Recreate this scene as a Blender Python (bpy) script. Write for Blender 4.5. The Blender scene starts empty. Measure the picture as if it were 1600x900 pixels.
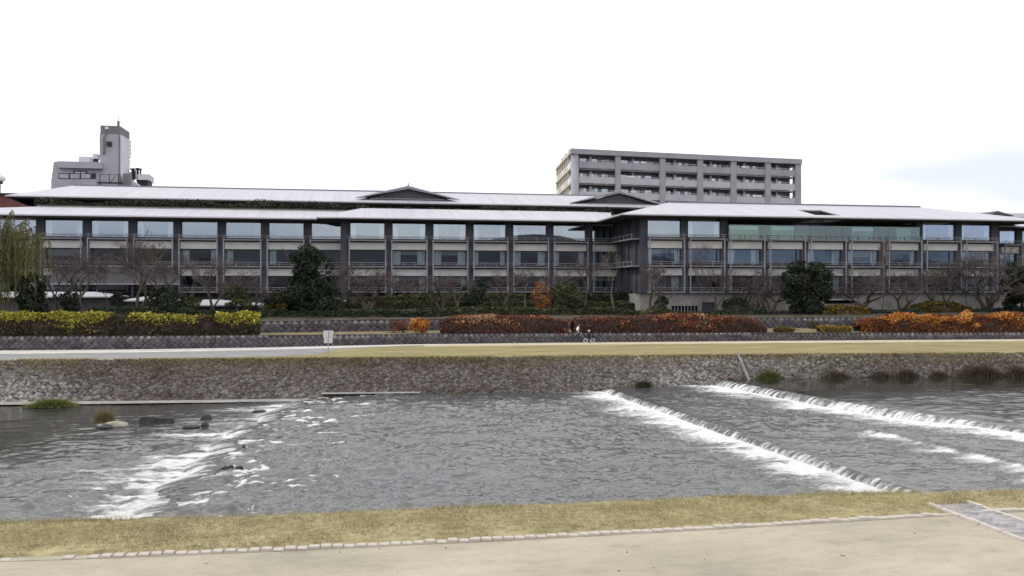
import bpy, math, random
import numpy as np
from mathutils import Vector, Matrix

# ------------------------------------------------------------------ camera, sky, sun, exposure
SC = bpy.context.scene
COL = SC.collection
F, YAW, H = 1300.0, math.radians(10.0), 5.0          # focal length in pixels of a 1600 px wide frame
cam = bpy.data.cameras.new('camera'); cam_o = bpy.data.objects.new('camera', cam); COL.objects.link(cam_o)
cam.sensor_width = 36.0; cam.lens = 36.0 * F / 1600.0
cam.clip_start = 0.1; cam.clip_end = 9000.0
cam_o.location = (0, 0, H); cam_o.rotation_euler = (math.radians(90), 0, -YAW)
SC.camera = cam_o

SUN_EL, SUN_AZ = math.radians(42), math.radians(-62)   # azimuth from +Y towards +X
world = bpy.data.worlds.new('World'); SC.world = world; world.use_nodes = True
nt = world.node_tree; nt.nodes.clear()
def N(nt, t, **kw):
    n = nt.nodes.new(t)
    for k, v in kw.items(): setattr(n, k, v)
    return n
sky = N(nt, 'ShaderNodeTexSky', sky_type='NISHITA', sun_disc=False, sun_elevation=SUN_EL, sun_rotation=SUN_AZ)
bg1 = N(nt, 'ShaderNodeBackground'); bg1.inputs[1].default_value = 0.12
nt.links.new(sky.outputs[0], bg1.inputs[0])
tc = N(nt, 'ShaderNodeTexCoord'); mp = N(nt, 'ShaderNodeMapping'); mp.inputs['Scale'].default_value = (1.6, 1.6, 7.0)
mp.inputs['Location'].default_value = (3.35, 0.0, 0.1)
nt.links.new(tc.outputs['Generated'], mp.inputs[0])
nz = N(nt, 'ShaderNodeTexNoise'); nz.inputs['Scale'].default_value = 1.7; nz.inputs['Detail'].default_value = 2.0
nz.inputs['Roughness'].default_value = 0.5
nt.links.new(mp.outputs[0], nz.inputs[0])
rp = N(nt, 'ShaderNodeValToRGB'); e = rp.color_ramp.elements
e[0].position = 0.40; e[0].color = (0.62, 0.655, 0.81, 1); e[1].position = 0.60; e[1].color = (1.0, 0.99, 1.0, 1)
sx = N(nt, 'ShaderNodeSeparateXYZ'); nt.links.new(tc.outputs['Generated'], sx.inputs[0])
el = N(nt, 'ShaderNodeMapRange', interpolation_type='SMOOTHSTEP'); el.inputs['From Min'].default_value = 0.08; el.inputs['From Max'].default_value = 0.22
el.inputs['To Min'].default_value = 0.0; el.inputs['To Max'].default_value = 0.22
nt.links.new(sx.outputs[2], el.inputs['Value'])
sa = N(nt, 'ShaderNodeMath', operation='ADD'); nt.links.new(nz.outputs[0], sa.inputs[0]); nt.links.new(el.outputs[0], sa.inputs[1])
nt.links.new(sa.outputs[0], rp.inputs[0])
bg2 = N(nt, 'ShaderNodeBackground'); bg2.inputs[1].default_value = 1.16
nt.links.new(rp.outputs[0], bg2.inputs[0])
mx = N(nt, 'ShaderNodeMixShader'); mx.inputs[0].default_value = 0.93
nt.links.new(bg1.outputs[0], mx.inputs[1]); nt.links.new(bg2.outputs[0], mx.inputs[2])
wo = N(nt, 'ShaderNodeOutputWorld'); nt.links.new(mx.outputs[0], wo.inputs[0])

sl = bpy.data.lights.new('sun', 'SUN'); sl.energy = 1.3; sl.angle = math.radians(14); sl.color = (1.0, 0.96, 0.9)
so = bpy.data.objects.new('sun', sl); COL.objects.link(so); so.location = (-60, 40, 80)
sd = Vector((math.sin(SUN_AZ) * math.cos(SUN_EL), math.cos(SUN_AZ) * math.cos(SUN_EL), math.sin(SUN_EL)))
so.rotation_euler = sd.to_track_quat('Z', 'Y').to_euler()
SC.view_settings.view_transform = 'Standard'; SC.view_settings.look = 'None'
SC.view_settings.exposure = 0.32; SC.view_settings.gamma = 1.0; SC.view_settings.use_curve_mapping = False
SC.cycles.use_denoising = True; SC.cycles.denoising_input_passes = 'RGB_ALBEDO_NORMAL'; SC.cycles.denoising_prefilter = 'ACCURATE'; SC.cycles.sample_clamp_indirect = 3.0; SC.cycles.max_bounces = 8; SC.cycles.transparent_max_bounces = 24

# ------------------------------------------------------------------ helpers
R = random.Random(11); RN = np.random.default_rng(5)
sy, cy = math.sin(YAW), math.cos(YAW)
def ray(x):
    u = (x - 800) / F
    return sy + cy * u, cy - sy * u                       # X and Y of the ground track per unit forward distance
def G(x, y, Z=0.0):                                       # a point of the horizontal plane Z
    t = F * (H - Z) / (y - 450.0); a, b = ray(x)
    return (a * t, b * t, Z)
def PX(x, Y):                                             # X of the vertical plane Y
    a, b = ray(x); return a * Y / b
def PZ(x, y, Y):
    a, b = ray(x); return H + (450.0 - y) / F * Y / b
def P3(x, y, Y): return (PX(x, Y), Y, PZ(x, y, Y))

def tag(o, label=None, cat=None, group=None, kind=None):
    if label: o['label'] = label
    if cat: o['category'] = cat
    if group: o['group'] = group
    if kind: o['kind'] = kind
    return o
def empty(name, loc, label=None, cat=None, group=None):
    o = bpy.data.objects.new(name, None); COL.objects.link(o); o.location = loc; o.empty_display_size = 0.5
    return tag(o, label, cat, group)
def mesh_np(name, verts, faces, mats, smooth=False, tone=None, attrs=None, midx=None):
    """verts (n,3); faces (m,k) array or a list of arrays"""
    me = bpy.data.meshes.new(name)
    verts = np.asarray(verts, dtype=np.float32)
    fl = faces if isinstance(faces, list) else [faces]
    fl = [np.asarray(f, dtype=np.int32) for f in fl if len(f)]
    me.vertices.add(len(verts)); me.vertices.foreach_set('co', verts.ravel())
    idx = np.concatenate([f.ravel() for f in fl]); nf = sum(len(f) for f in fl)
    tot = np.concatenate([np.full(len(f), f.shape[1], np.int32) for f in fl])
    st = np.concatenate([[0], np.cumsum(tot)[:-1]]).astype(np.int32)
    me.loops.add(len(idx)); me.loops.foreach_set('vertex_index', idx)
    me.polygons.add(nf); me.polygons.foreach_set('loop_start', st); me.polygons.foreach_set('loop_total', tot)
    if smooth: me.polygons.foreach_set('use_smooth', np.ones(nf, bool))
    for m in (mats if isinstance(mats, (list, tuple)) else [mats]): me.materials.append(m)
    if midx is not None: me.polygons.foreach_set('material_index', np.asarray(midx, np.int32))
    at = dict(attrs or {})
    if tone is not None: at['tone'] = tone
    for k, v in at.items():
        v = np.asarray(v, np.float32)
        a = me.attributes.new(k, 'FLOAT', 'POINT' if len(v) == len(verts) else 'FACE'); a.data.foreach_set('value', v)
    me.update(calc_edges=True); me.validate()
    return me
def put(name, me, parent=None, loc=(0, 0, 0), rotz=0.0):
    o = bpy.data.objects.new(name, me); COL.objects.link(o); o.location = loc
    if rotz: o.rotation_euler = (0, 0, rotz)
    if parent: o.parent = parent
    return o
class MB:
    """collects simple shapes, then becomes one mesh"""
    def __init__(s): s.v = []; s.f = []
    def add(s, vs, fs):
        n = len(s.v); s.v += [tuple(p) for p in vs]; s.f += [tuple(i + n for i in q) for q in fs]; return s
    def box(s, x0, x1, y0, y1, z0, z1):
        return s.add([(x0,y0,z0),(x1,y0,z0),(x1,y1,z0),(x0,y1,z0),(x0,y0,z1),(x1,y0,z1),(x1,y1,z1),(x0,y1,z1)],
                     [(0,3,2,1),(4,5,6,7),(0,1,5,4),(1,2,6,5),(2,3,7,6),(3,0,4,7)])
    def prism(s, poly, d):                                # polygon in 3D, extruded by the vector d
        n = len(poly); d = Vector(d); a = [Vector(p) for p in poly]; b = [p + d for p in a]
        return s.add(a + b, [tuple(range(n))[::-1], tuple(range(n, 2 * n))] + [(i, (i + 1) % n, n + (i + 1) % n, n + i) for i in range(n)])
    def tube(s, pts, r, k=6, cap=True):
        pts = [Vector(p) for p in pts]; n = len(pts); rs = r if isinstance(r, (list, tuple)) else [r] * n
        vs = []
        for i, p in enumerate(pts):
            t = (pts[min(i + 1, n - 1)] - pts[max(i - 1, 0)]).normalized()
            a = t.orthogonal().normalized() if abs(t.z) > .9 else t.cross(Vector((0, 0, 1))).normalized()
            b = t.cross(a)
            for j in range(k):
                q = 2 * math.pi * j / k; vs.append(p + (a * math.cos(q) + b * math.sin(q)) * rs[i])
        fs = [(i*k+j, i*k+(j+1)%k, (i+1)*k+(j+1)%k, (i+1)*k+j) for i in range(n - 1) for j in range(k)]
        if cap: fs += [tuple(range(k))[::-1], tuple(range((n-1)*k, n*k))]
        return s.add(vs, fs)
    def ring(s, c, R_, r, axis='y', n=20, k=6):
        vs = []; c = Vector(c)
        for i in range(n):
            a = 2 * math.pi * i / n; rad = Vector((math.cos(a), 0, math.sin(a)))
            for j in range(k):
                b = 2 * math.pi * j / k; vs.append(c + rad * (R_ + r * math.cos(b)) + Vector((0, r * math.sin(b), 0)))
        fs = [(i*k+j, i*k+(j+1)%k, ((i+1)%n)*k+(j+1)%k, ((i+1)%n)*k+j) for i in range(n) for j in range(k)]
        return s.add(vs, fs)
    def mesh(s, name, mat, smooth=False, off=(0, 0, 0)):
        me = bpy.data.meshes.new(name)
        me.from_pydata([(p[0]-off[0], p[1]-off[1], p[2]-off[2]) for p in s.v], [], s.f)
        for m in (mat if isinstance(mat, (list, tuple)) else [mat]): me.materials.append(m)
        if smooth: me.polygons.foreach_set('use_smooth', [True] * len(me.polygons))
        me.update(); return me
    def build(s, name, mat, parent=None, smooth=False):   # coordinates are world coordinates
        off = Vector((0, 0, 0)); p = parent
        while p: off += p.location; p = p.parent
        return put(name, s.mesh(name, mat, smooth, off), parent)

# value noise
_T = np.random.default_rng(3).random((256, 256))
def vn(x, y):
    x = np.asarray(x, float); y = np.asarray(y, float)
    xi = np.floor(x).astype(int); yi = np.floor(y).astype(int); fx = x - xi; fy = y - yi
    fx = fx*fx*(3-2*fx); fy = fy*fy*(3-2*fy)
    a = _T[xi % 256, yi % 256]; b = _T[(xi+1) % 256, yi % 256]; c = _T[xi % 256, (yi+1) % 256]; d = _T[(xi+1) % 256, (yi+1) % 256]
    return (a*(1-fx)+b*fx)*(1-fy)+(c*(1-fx)+d*fx)*fy
def fbm(x, y, o=4):
    s = 0; w = .5; t = 0
    for i in range(o): s = s + w * vn(x * 2**i + 17.3*i, y * 2**i + 9.1*i); t += w; w *= .5
    return s / t
def sstep(a, b, x): t = np.clip((x - a) / (b - a), 0, 1); return t*t*(3-2*t)

# ------------------------------------------------------------------ materials
MATS = {}
def mat(name, col, rough=.8, var=.18, scale=3.0, bump=0.0, bscale=None, spec=.3, metal=0.0, ramp=None, stretch=(1,1,1), detail=5.0, col2=None, fine=None):
    if name in MATS: return MATS[name]
    m = bpy.data.materials.new(name); m.use_nodes = True; t = m.node_tree; b = t.nodes['Principled BSDF']
    b.inputs['Roughness'].default_value = rough; b.inputs['Specular IOR Level'].default_value = spec; b.inputs['Metallic'].default_value = metal
    if ramp:                                              # colour from the per-piece attribute "tone"
        a = N(t, 'ShaderNodeAttribute', attribute_name='tone'); r = N(t, 'ShaderNodeValToRGB')
        while len(r.color_ramp.elements) < len(ramp): r.color_ramp.elements.new(.5)
        for el, (p, c) in zip(r.color_ramp.elements, ramp): el.position = p; el.color = (*c, 1)
        t.links.new(a.outputs['Fac'], r.inputs[0]); src = r.outputs[0]
    else:
        src = None
    tc = N(t, 'ShaderNodeTexCoord'); mp = N(t, 'ShaderNodeMapping'); mp.inputs['Scale'].default_value = stretch
    t.links.new(tc.outputs['Object'], mp.inputs[0])
    nz = N(t, 'ShaderNodeTexNoise'); nz.inputs['Scale'].default_value = scale; nz.inputs['Detail'].default_value = detail
    t.links.new(mp.outputs[0], nz.inputs[0])
    if src is None:
        c2 = col2 or tuple(c * (1 - 2*var) for c in col); c1 = col if col2 else tuple(min(1, c * (1 + 2*var)) for c in col)
        r = N(t, 'ShaderNodeValToRGB'); r.color_ramp.elements[0].position = .3; r.color_ramp.elements[1].position = .7
        r.color_ramp.elements[0].color = (*[max(0, c) for c in c2], 1); r.color_ramp.elements[1].color = (*c1, 1)
        t.links.new(nz.outputs[0], r.inputs[0]); out = r.outputs[0]
        for fs, fa, lo, hi in (fine or ()):                 # finer grain, patches and stains
            n3 = N(t, 'ShaderNodeTexNoise'); n3.inputs['Scale'].default_value = fs; n3.inputs['Detail'].default_value = 7; n3.inputs['Roughness'].default_value = .65
            t.links.new(mp.outputs[0], n3.inputs[0]); r3 = N(t, 'ShaderNodeValToRGB'); r3.color_ramp.elements[0].position = lo; r3.color_ramp.elements[1].position = hi
            r3.color_ramp.elements[0].color = (1 - fa, 1 - fa, 1 - fa * .95, 1); r3.color_ramp.elements[1].color = (1, 1, 1, 1); t.links.new(n3.outputs[0], r3.inputs[0])
            mm = N(t, 'ShaderNodeMix', data_type='RGBA', blend_type='MULTIPLY'); mm.inputs[0].default_value = 1.0
            t.links.new(out, mm.inputs[6]); t.links.new(r3.outputs[0], mm.inputs[7]); out = mm.outputs[2]
        t.links.new(out, b.inputs['Base Color'])
    else:
        hs = N(t, 'ShaderNodeMix', data_type='RGBA', blend_type='MULTIPLY'); hs.inputs[0].default_value = 1.0
        r2 = N(t, 'ShaderNodeValToRGB'); r2.color_ramp.elements[0].color = (1-2*var,)*3 + (1,); r2.color_ramp.elements[1].color = (1,1,1,1)
        r2.color_ramp.elements[0].position = .3; r2.color_ramp.elements[1].position = .7
        t.links.new(nz.outputs[0], r2.inputs[0]); t.links.new(src, hs.inputs[6]); t.links.new(r2.outputs[0], hs.inputs[7])
        t.links.new(hs.outputs[2], b.inputs['Base Color'])
    if bump:
        n2 = N(t, 'ShaderNodeTexNoise'); n2.inputs['Scale'].default_value = bscale or scale * 4; n2.inputs['Detail'].default_value = 6
        t.links.new(mp.outputs[0], n2.inputs[0])
        bp = N(t, 'ShaderNodeBump'); bp.inputs['Strength'].default_value = bump; bp.inputs['Distance'].default_value = .05
        t.links.new(n2.outputs[0], bp.inputs['Height']); t.links.new(bp.outputs[0], b.inputs['Normal'])
    MATS[name] = m; return m
def glass(name, tint, refl, trans):
    m = bpy.data.materials.new(name); m.use_nodes = True; t = m.node_tree; t.nodes.clear()
    g = N(t, 'ShaderNodeBsdfGlossy'); g.inputs['Roughness'].default_value = .015; g.inputs['Color'].default_value = (*tint, 1)
    tr = N(t, 'ShaderNodeBsdfTransparent'); tr.inputs['Color'].default_value = (*trans, 1)
    fr = N(t, 'ShaderNodeFresnel'); fr.inputs[0].default_value = 1.5
    ad = N(t, 'ShaderNodeMath', operation='ADD', use_clamp=True); ad.inputs[1].default_value = refl
    t.links.new(fr.outputs[0], ad.inputs[0])
    mx = N(t, 'ShaderNodeMixShader'); o = N(t, 'ShaderNodeOutputMaterial')
    t.links.new(ad.outputs[0], mx.inputs[0]); t.links.new(tr.outputs[0], mx.inputs[1]); t.links.new(g.outputs[0], mx.inputs[2])
    t.links.new(mx.outputs[0], o.inputs[0]); return m
def water_mat(name='river_water'):
    m = bpy.data.materials.new(name); m.use_nodes = True; t = m.node_tree; b = t.nodes['Principled BSDF']
    b.inputs['IOR'].default_value = 1.6
    tc = N(t, 'ShaderNodeTexCoord')
    def noise(scale, stretch, detail=4, rough=.55):
        mp = N(t, 'ShaderNodeMapping'); mp.inputs['Scale'].default_value = stretch; t.links.new(tc.outputs['Object'], mp.inputs[0])
        n = N(t, 'ShaderNodeTexNoise'); n.inputs['Scale'].default_value = scale; n.inputs['Detail'].default_value = detail; n.inputs['Roughness'].default_value = rough
        t.links.new(mp.outputs[0], n.inputs[0]); return n
    fo = N(t, 'ShaderNodeAttribute', attribute_name='foam'); ch = N(t, 'ShaderNodeAttribute', attribute_name='chop')
    tu = N(t, 'ShaderNodeMix', data_type='RGBA'); tu.inputs[6].default_value = (.018, .018, .015, 1); tu.inputs[7].default_value = (.075, .078, .081, 1); t.links.new(ch.outputs['Fac'], tu.inputs[0])   # stirred-up water is paler
    fn = noise(3.2, (.75, 1.9, 1), 9, .75)
    ad = N(t, 'ShaderNodeMath', operation='ADD'); t.links.new(fo.outputs['Fac'], ad.inputs[0]); t.links.new(fn.outputs[0], ad.inputs[1])
    fr = N(t, 'ShaderNodeMapRange', interpolation_type='SMOOTHSTEP'); fr.inputs['From Min'].default_value = .90; fr.inputs['From Max'].default_value = 1.24
    t.links.new(ad.outputs[0], fr.inputs['Value'])
    cm = N(t, 'ShaderNodeMix', data_type='RGBA'); cm.inputs[7].default_value = (.80, .81, .825, 1)
    t.links.new(tu.outputs[2], cm.inputs[6]); t.links.new(fr.outputs[0], cm.inputs[0]); t.links.new(cm.outputs[2], b.inputs['Base Color'])
    rm = N(t, 'ShaderNodeMapRange'); rm.inputs['To Min'].default_value = .07; rm.inputs['To Max'].default_value = .7
    t.links.new(fr.outputs[0], rm.inputs['Value']); t.links.new(rm.outputs[0], b.inputs['Roughness'])
    n1 = noise(2.6, (.8, 1.25, 1), 4.0, .62); n2 = noise(6.5, (1, 1.2, 1), 3, .6)
    a1 = N(t, 'ShaderNodeMath', operation='MULTIPLY'); a1.inputs[1].default_value = .22; t.links.new(n2.outputs[0], a1.inputs[0])
    a2 = N(t, 'ShaderNodeMath', operation='ADD'); t.links.new(n1.outputs[0], a2.inputs[0]); t.links.new(a1.outputs[0], a2.inputs[1])
    a3 = N(t, 'ShaderNodeMath', operation='MULTIPLY'); t.links.new(a2.outputs[0], a3.inputs[0]); t.links.new(ch.outputs['Fac'], a3.inputs[1])
    fb_ = N(t, 'ShaderNodeMath', operation='MULTIPLY'); t.links.new(fn.outputs[0], fb_.inputs[0]); t.links.new(fr.outputs[0], fb_.inputs[1])   # foam stands up a little
    a4 = N(t, 'ShaderNodeMath', operation='MULTIPLY_ADD'); a4.inputs[1].default_value = 3.0; t.links.new(fb_.outputs[0], a4.inputs[0]); t.links.new(a3.outputs[0], a4.inputs[2])
    bp = N(t, 'ShaderNodeBump'); bp.inputs['Strength'].default_value = 1.0; bp.inputs['Distance'].default_value = .055
    t.links.new(a4.outputs[0], bp.inputs['Height']); t.links.new(bp.outputs[0], b.inputs['Normal'])
    return m

M_path = mat('dirt_path', (.47, .425, .335), .95, .0, .45, .35, 16, col2=(.34, .31, .24), detail=9, stretch=(.6, 1.2, 1), fine=((3.2, .16, .30, .55), (30, .20, .3, .62), (.9, .18, .28, .42)))
M_soil = mat('soil', (.060, .052, .036), .95, .25, .8, .3, 5)
M_lawn = mat('lawn', (.43, .37, .20), .95, 0, .9, .6, 7, col2=(.22, .19, .085), detail=8, fine=((5, .45, .33, .55), (22, .35, .3, .6)))
M_lawn2 = mat('far_lawn', (.37, .315, .155), .95, 0, .5, .5, 4, col2=(.20, .18, .072), stretch=(.35, 1.6, 1), detail=8, fine=((3.0, .4, .3, .55), (14, .3, .3, .6)))
M_asph = mat('worn_asphalt', (.24, .24, .24), .9, .06, .7, .1, fine=((2.5, .15, .3, .6),))
M_conc = mat('pale_concrete', (.50, .485, .455), .85, .08, .8, .1)
M_concg = mat('grey_concrete', (.30, .29, .275), .85, .10, .5, .15, stretch=(1, 1, .4), fine=((4, .3, .35, .6),))
M_kerb = mat('kerb_granite', (.46, .42, .38), .85, .10, 4, .3)
M_paver = mat('purple_paver', (.215, .19, .205), .85, .12, 6, .2, ramp=[(0, (.25, .238, .245)), (1, (.42, .40, .405))])
M_bed = mat('river_bed', (.07, .065, .055), .9, .2, 2)
M_stone = mat('cobble', None, .9, .22, 5, .4, 10, ramp=[(0, (.085, .066, .056)), (.35, (.155, .131, .118)), (.65, (.255, .238, .228)), (1, (.56, .55, .53))])
M_wstone = mat('wall_stone', None, .9, .2, 6, .4, 12, ramp=[(0, (.07, .062, .075)), (.55, (.15, .135, .15)), (1, (.34, .32, .32))])
M_mortar = mat('dark_joint', (.05, .046, .045), .95, .2, 4)
M_water = water_mat()
M_roof = mat('pale_metal_roof', (.43, .425, .47), .5, .045, .9, .08, 2, spec=.4, stretch=(2.2, .06, .06), fine=((.5, .06, .3, .6),))
M_fascia = mat('roof_edge', (.58, .57, .61), .5, .03)
M_ridge = mat('ridge_metal', (.22, .22, .24), .5, .06)
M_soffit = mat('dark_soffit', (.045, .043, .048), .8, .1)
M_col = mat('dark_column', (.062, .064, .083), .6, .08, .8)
M_post = mat('grey_post', (.29, .29, .325), .55, .06)
M_slab = mat('grey_fascia', (.22, .215, .235), .6, .08)
M_spand = mat('cream_panel', (.54, .53, .52), .8, .05, .6)
M_frame = mat('dark_frame', (.06, .06, .07), .5, .05)
M_gable = mat('gable_slats', (.10, .095, .11), .8, .1, 2)
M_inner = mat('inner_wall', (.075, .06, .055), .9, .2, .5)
M_curt = mat('sheer_curtain', (.84, .87, .88), .9, .06, 2.5, stretch=(3, 1, .2))
M_blind = mat('roller_blind', (.42, .39, .35), .9, .06)
M_glass = glass('window_glass', (.80, .90, 1.0), .165, (.90, .93, .94))
M_bal = glass('green_glass', (.86, .96, .92), .07, (.62, .72, .64))
M_annex = mat('annex_wall', (.10, .095, .10), .85, .12, .8)
M_droof = mat('dark_roof', (.075, .07, .075), .7, .1, 1)
M_aptile = mat('grey_tile', (.34, .335, .37), .75, .06, .4, .08, 3)
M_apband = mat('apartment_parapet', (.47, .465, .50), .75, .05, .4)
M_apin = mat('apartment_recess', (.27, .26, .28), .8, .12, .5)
M_apbeige = mat('apartment_side', (.60, .56, .48), .8, .06, .4)
M_white = mat('white_paint', (.75, .75, .75), .7, .04)
M_tower = mat('tower_render', (.38, .38, .43), .85, .05, .3)
M_towcap = mat('tower_cap', (.20, .195, .215), .85, .06, .5)
M_towlight = mat('tower_pale', (.62, .62, .67), .85, .04, .4)
M_black = mat('black_metal', (.03, .03, .035), .6, .1)
M_brick = mat('red_brown_wall', (.15, .065, .06), .85, .12, 1.2)
M_bark = mat('bark', (.085, .068, .060), .95, .25, 6, .5)
M_bark2 = mat('pale_bark', (.20, .17, .155), .95, .2, 6, .4)
M_twig = mat('twigs', (.105, .082, .080), .95, .2, 3)
M_hill = mat('hill_forest', (.020, .022, .028), 1, .25, .004)
def leaf(name, ramp): return mat(name, None, .75, .0, 1, ramp=ramp, spec=.2)
L_dark = leaf('dark_leaves', [(0, (.010, .016, .012)), (.6, (.030, .042, .026)), (1, (.065, .080, .045))])
L_mid = leaf('green_leaves', [(0, (.026, .033, .016)), (.6, (.078, .088, .038)), (1, (.165, .165, .070))])
L_blue = leaf('bluish_leaves', [(0, (.014, .026, .022)), (.6, (.042, .064, .050)), (1, (.08, .105, .075))])
L_will = leaf('willow_leaves', [(0, (.045, .046, .020)), (.5, (.125, .122, .055)), (1, (.27, .255, .105))])
L_yel = leaf('yellow_green_leaves', [(0, (.040, .028, .022)), (.42, (.080, .062, .030)), (.60, (.16, .165, .035)), (.8, (.30, .28, .045)), (1, (.54, .47, .075))])
L_red = leaf('red_leaves', [(0, (.050, .028, .028)), (.45, (.125, .058, .046)), (.72, (.27, .085, .042)), (.88, (.40, .14, .055)), (1, (.52, .34, .20))])
L_org = leaf('orange_leaves', [(0, (.08, .032, .026)), (.4, (.20, .07, .03)), (.75, (.50, .17, .04)), (1, (.66, .40, .10))])
L_gold = leaf('golden_leaves', [(0, (.035, .030, .014)), (.5, (.12, .088, .020)), (1, (.34, .22, .035))])
L_roof = leaf('roof_garden_leaves', [(0, (.016, .018, .012)), (.6, (.05, .052, .034)), (1, (.12, .115, .085))])
L_grass = leaf('grass_blades', [(0, (.13, .105, .055)), (.5, (.29, .24, .135)), (.8, (.43, .37, .205)), (1, (.35, .335, .125))])
L_weed = leaf('weeds', [(0, (.045, .034, .024)), (.5, (.13, .10, .065)), (1, (.24, .20, .10))])
L_green = leaf('fresh_grass', [(0, (.05, .06, .02)), (.5, (.14, .16, .05)), (1, (.28, .29, .10))])

# ------------------------------------------------------------------ the lie of the land
def line(pts):                                            # a polyline Y(X), flat extrapolation of its slope
    p = sorted((a, b) for a, b in pts); xs = np.array([a for a, _ in p]); ys = np.array([b for _, b in p])
    def f(x):
        x = np.asarray(x, float); return np.interp(x, xs, ys)
    return f
bank_top = line([G(x, y)[:2] for x, y in ((-160, 564), (0, 563.5), (260, 562), (500, 560), (800, 558), (1100, 555.5), (1300, 554), (1600, 552), (1800, 551))])
wall_pts = ((-150, 548.5), (0, 547), (240, 545), (400, 542.5), (640, 537.5), (900, 534.7), (1200, 532.3), (1600, 529.5), (1750, 528.6))
wall_base = line([G(x, y)[:2] for x, y in wall_pts])
wall_z = line([(G(x, y)[0], H - (yt - 450) * (F * H / (y - 450)) / F) for (x, y), yt in zip(wall_pts, (525, 525, 524.5, 523.5, 521.5, 520.4, 519.4, 519, 518.8))])
Z_UP, Z_MID, Z_MAIN, Z_LOW = -1.62, -2.05, -2.35, -2.72
X0, X1 = -75.0, 105.0
K = .72                                                   # run per metre of drop on the stone slope
def strip(ylo, yhi, zlo, zhi, xs, ny=2):
    xs = np.asarray(xs, float); V = []; a = ylo(xs); b = yhi(xs); za = zlo(xs); zb = zhi(xs)
    for j in range(ny):
        f = j / (ny - 1); V.append(np.stack([xs, a + (b - a) * f, za + (zb - za) * f], 1))
    V = np.concatenate(V); n = len(xs)
    i = np.arange(n - 1); Q = np.concatenate([np.stack([j*n+i, j*n+i+1, (j+1)*n+i+1, (j+1)*n+i], 1) for j in range(ny - 1)])
    return V, Q
const = lambda c: (lambda x: np.full(np.shape(x), float(c)))
XS = np.linspace(X0, X1, 181)

# one ground sheet to the horizon, well below everything seen
b = MB(); b.add([(-4000, -3200, -3.6), (4000, -3200, -3.6), (4000, 4000, -3.6), (-4000, 4000, -3.6)], [(0, 1, 2, 3)])
tag(b.build('ground', M_soil), 'wide plain of earth under the river and town', 'ground', kind='structure')
# hills behind the photographer (they show only as reflections in the glass)
def hill_line(x, s):
    return fbm(x * .0016 + s, np.full_like(x, 2.5), 5)
hx = np.linspace(-3600, 3600, 240); V = []
prof = np.interp(hx, [-3600, -1500, -1000, -400, 0, 300, 520, 700, 850, 1000, 1300, 1700, 2100, 2600, 3600], [150, 150, 150, 145, 150, 170, 205, 195, 160, 125, 100, 95, 115, 130, 110])
for j in range(7):
    f = j / 6
    V.append(np.stack([hx, np.full_like(hx, -1500 - 1200 * f), -3.4 + (prof * (.75 + .5 * hill_line(hx, 3.1 + j * .2)) - 0) * (f ** .8)], 1))
n = len(hx); i = np.arange(n - 1)
hm = mesh_np('hills', np.concatenate(V), np.concatenate([np.stack([j*n+i, (j+1)*n+i, (j+1)*n+i+1, j*n+i+1], 1) for j in range(6)]), M_hill, True)
tag(put('hills', hm), 'wooded hills far behind the river', 'hills', kind='structure')
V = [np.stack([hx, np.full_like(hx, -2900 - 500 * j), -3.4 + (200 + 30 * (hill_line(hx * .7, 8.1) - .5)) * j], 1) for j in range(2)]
tag(put('hills', mesh_np('hills', np.concatenate(V), np.stack([i, n+i, n+i+1, i+1], 1), mat('hazy_far_forest', (.13, .16, .21), 1, .1, .002), True)), 'higher range beyond the wooded hills', 'hills', kind='structure')  # blue-grey distance haze is put into this range's base colour

# far bank: the slope, the lawn, the paths
V, Q = strip(lambda x: bank_top(x) - K * 3.4, bank_top, const(-3.4), const(0), XS, 6)
bank = tag(put('stone_embankment', mesh_np('stone_embankment', V, Q, M_mortar)), 'sloping cobbled river embankment on the far side', 'embankment', kind='structure')
V, Q = strip(bank_top, lambda x: wall_base(x) + .3, const(-.002), const(-.002), XS, 8)
tag(put('lawn', mesh_np('lawn', V, Q, M_lawn2)), 'dry yellow lawn on top of the far embankment', 'lawn', kind='structure')
ap_lo = line([G(x, y)[:2] for x, y in ((-160, 563), (0, 562.3), (262, 560.5), (420, 557), (490, 554.5), (508, 551), (520, 546.5), (590, 542.5), (640, 540), (700, 538.6))])
xs = np.linspace(X0, G(690, 539)[0], 160)
V, Q = strip(lambda x: np.minimum(ap_lo(x), wall_base(x) - .4), lambda x: wall_base(x) - .3, const(.004), const(.004), xs)
tag(put('path', mesh_np('path', V, Q, M_asph)), 'grey asphalt riverside path below the long stone wall', 'path', kind='structure')
pl = line([G(x, y)[:2] for x, y in ((-160, 554), (0, 553.2), (240, 550.5), (400, 547.2), (520, 544), (640, 540.2), (690, 539))])
V, Q = strip(lambda x: np.minimum(pl(x), wall_base(x) - .35), lambda x: wall_base(x) - .5, const(.009), const(.009), xs)
tag(put('path', mesh_np('path', V, Q, M_conc)), 'pale concrete strip along the foot of the stone wall', 'path', kind='structure')
xs = np.linspace(G(660, 539)[0], X1, 120)
V, Q = strip(lambda x: wall_base(x) - 3.4 - .35 * (vn(x * .7, x * 0) - .5), lambda x: wall_base(x) - .3, const(.003), const(.003), xs)
tag(put('path', mesh_np('path', V, Q, mat('pale_dirt', (.47, .42, .31), .95, .08, 1.5, .2))), 'pale trodden dirt path beside the stone wall', 'path', kind='structure')

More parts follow.
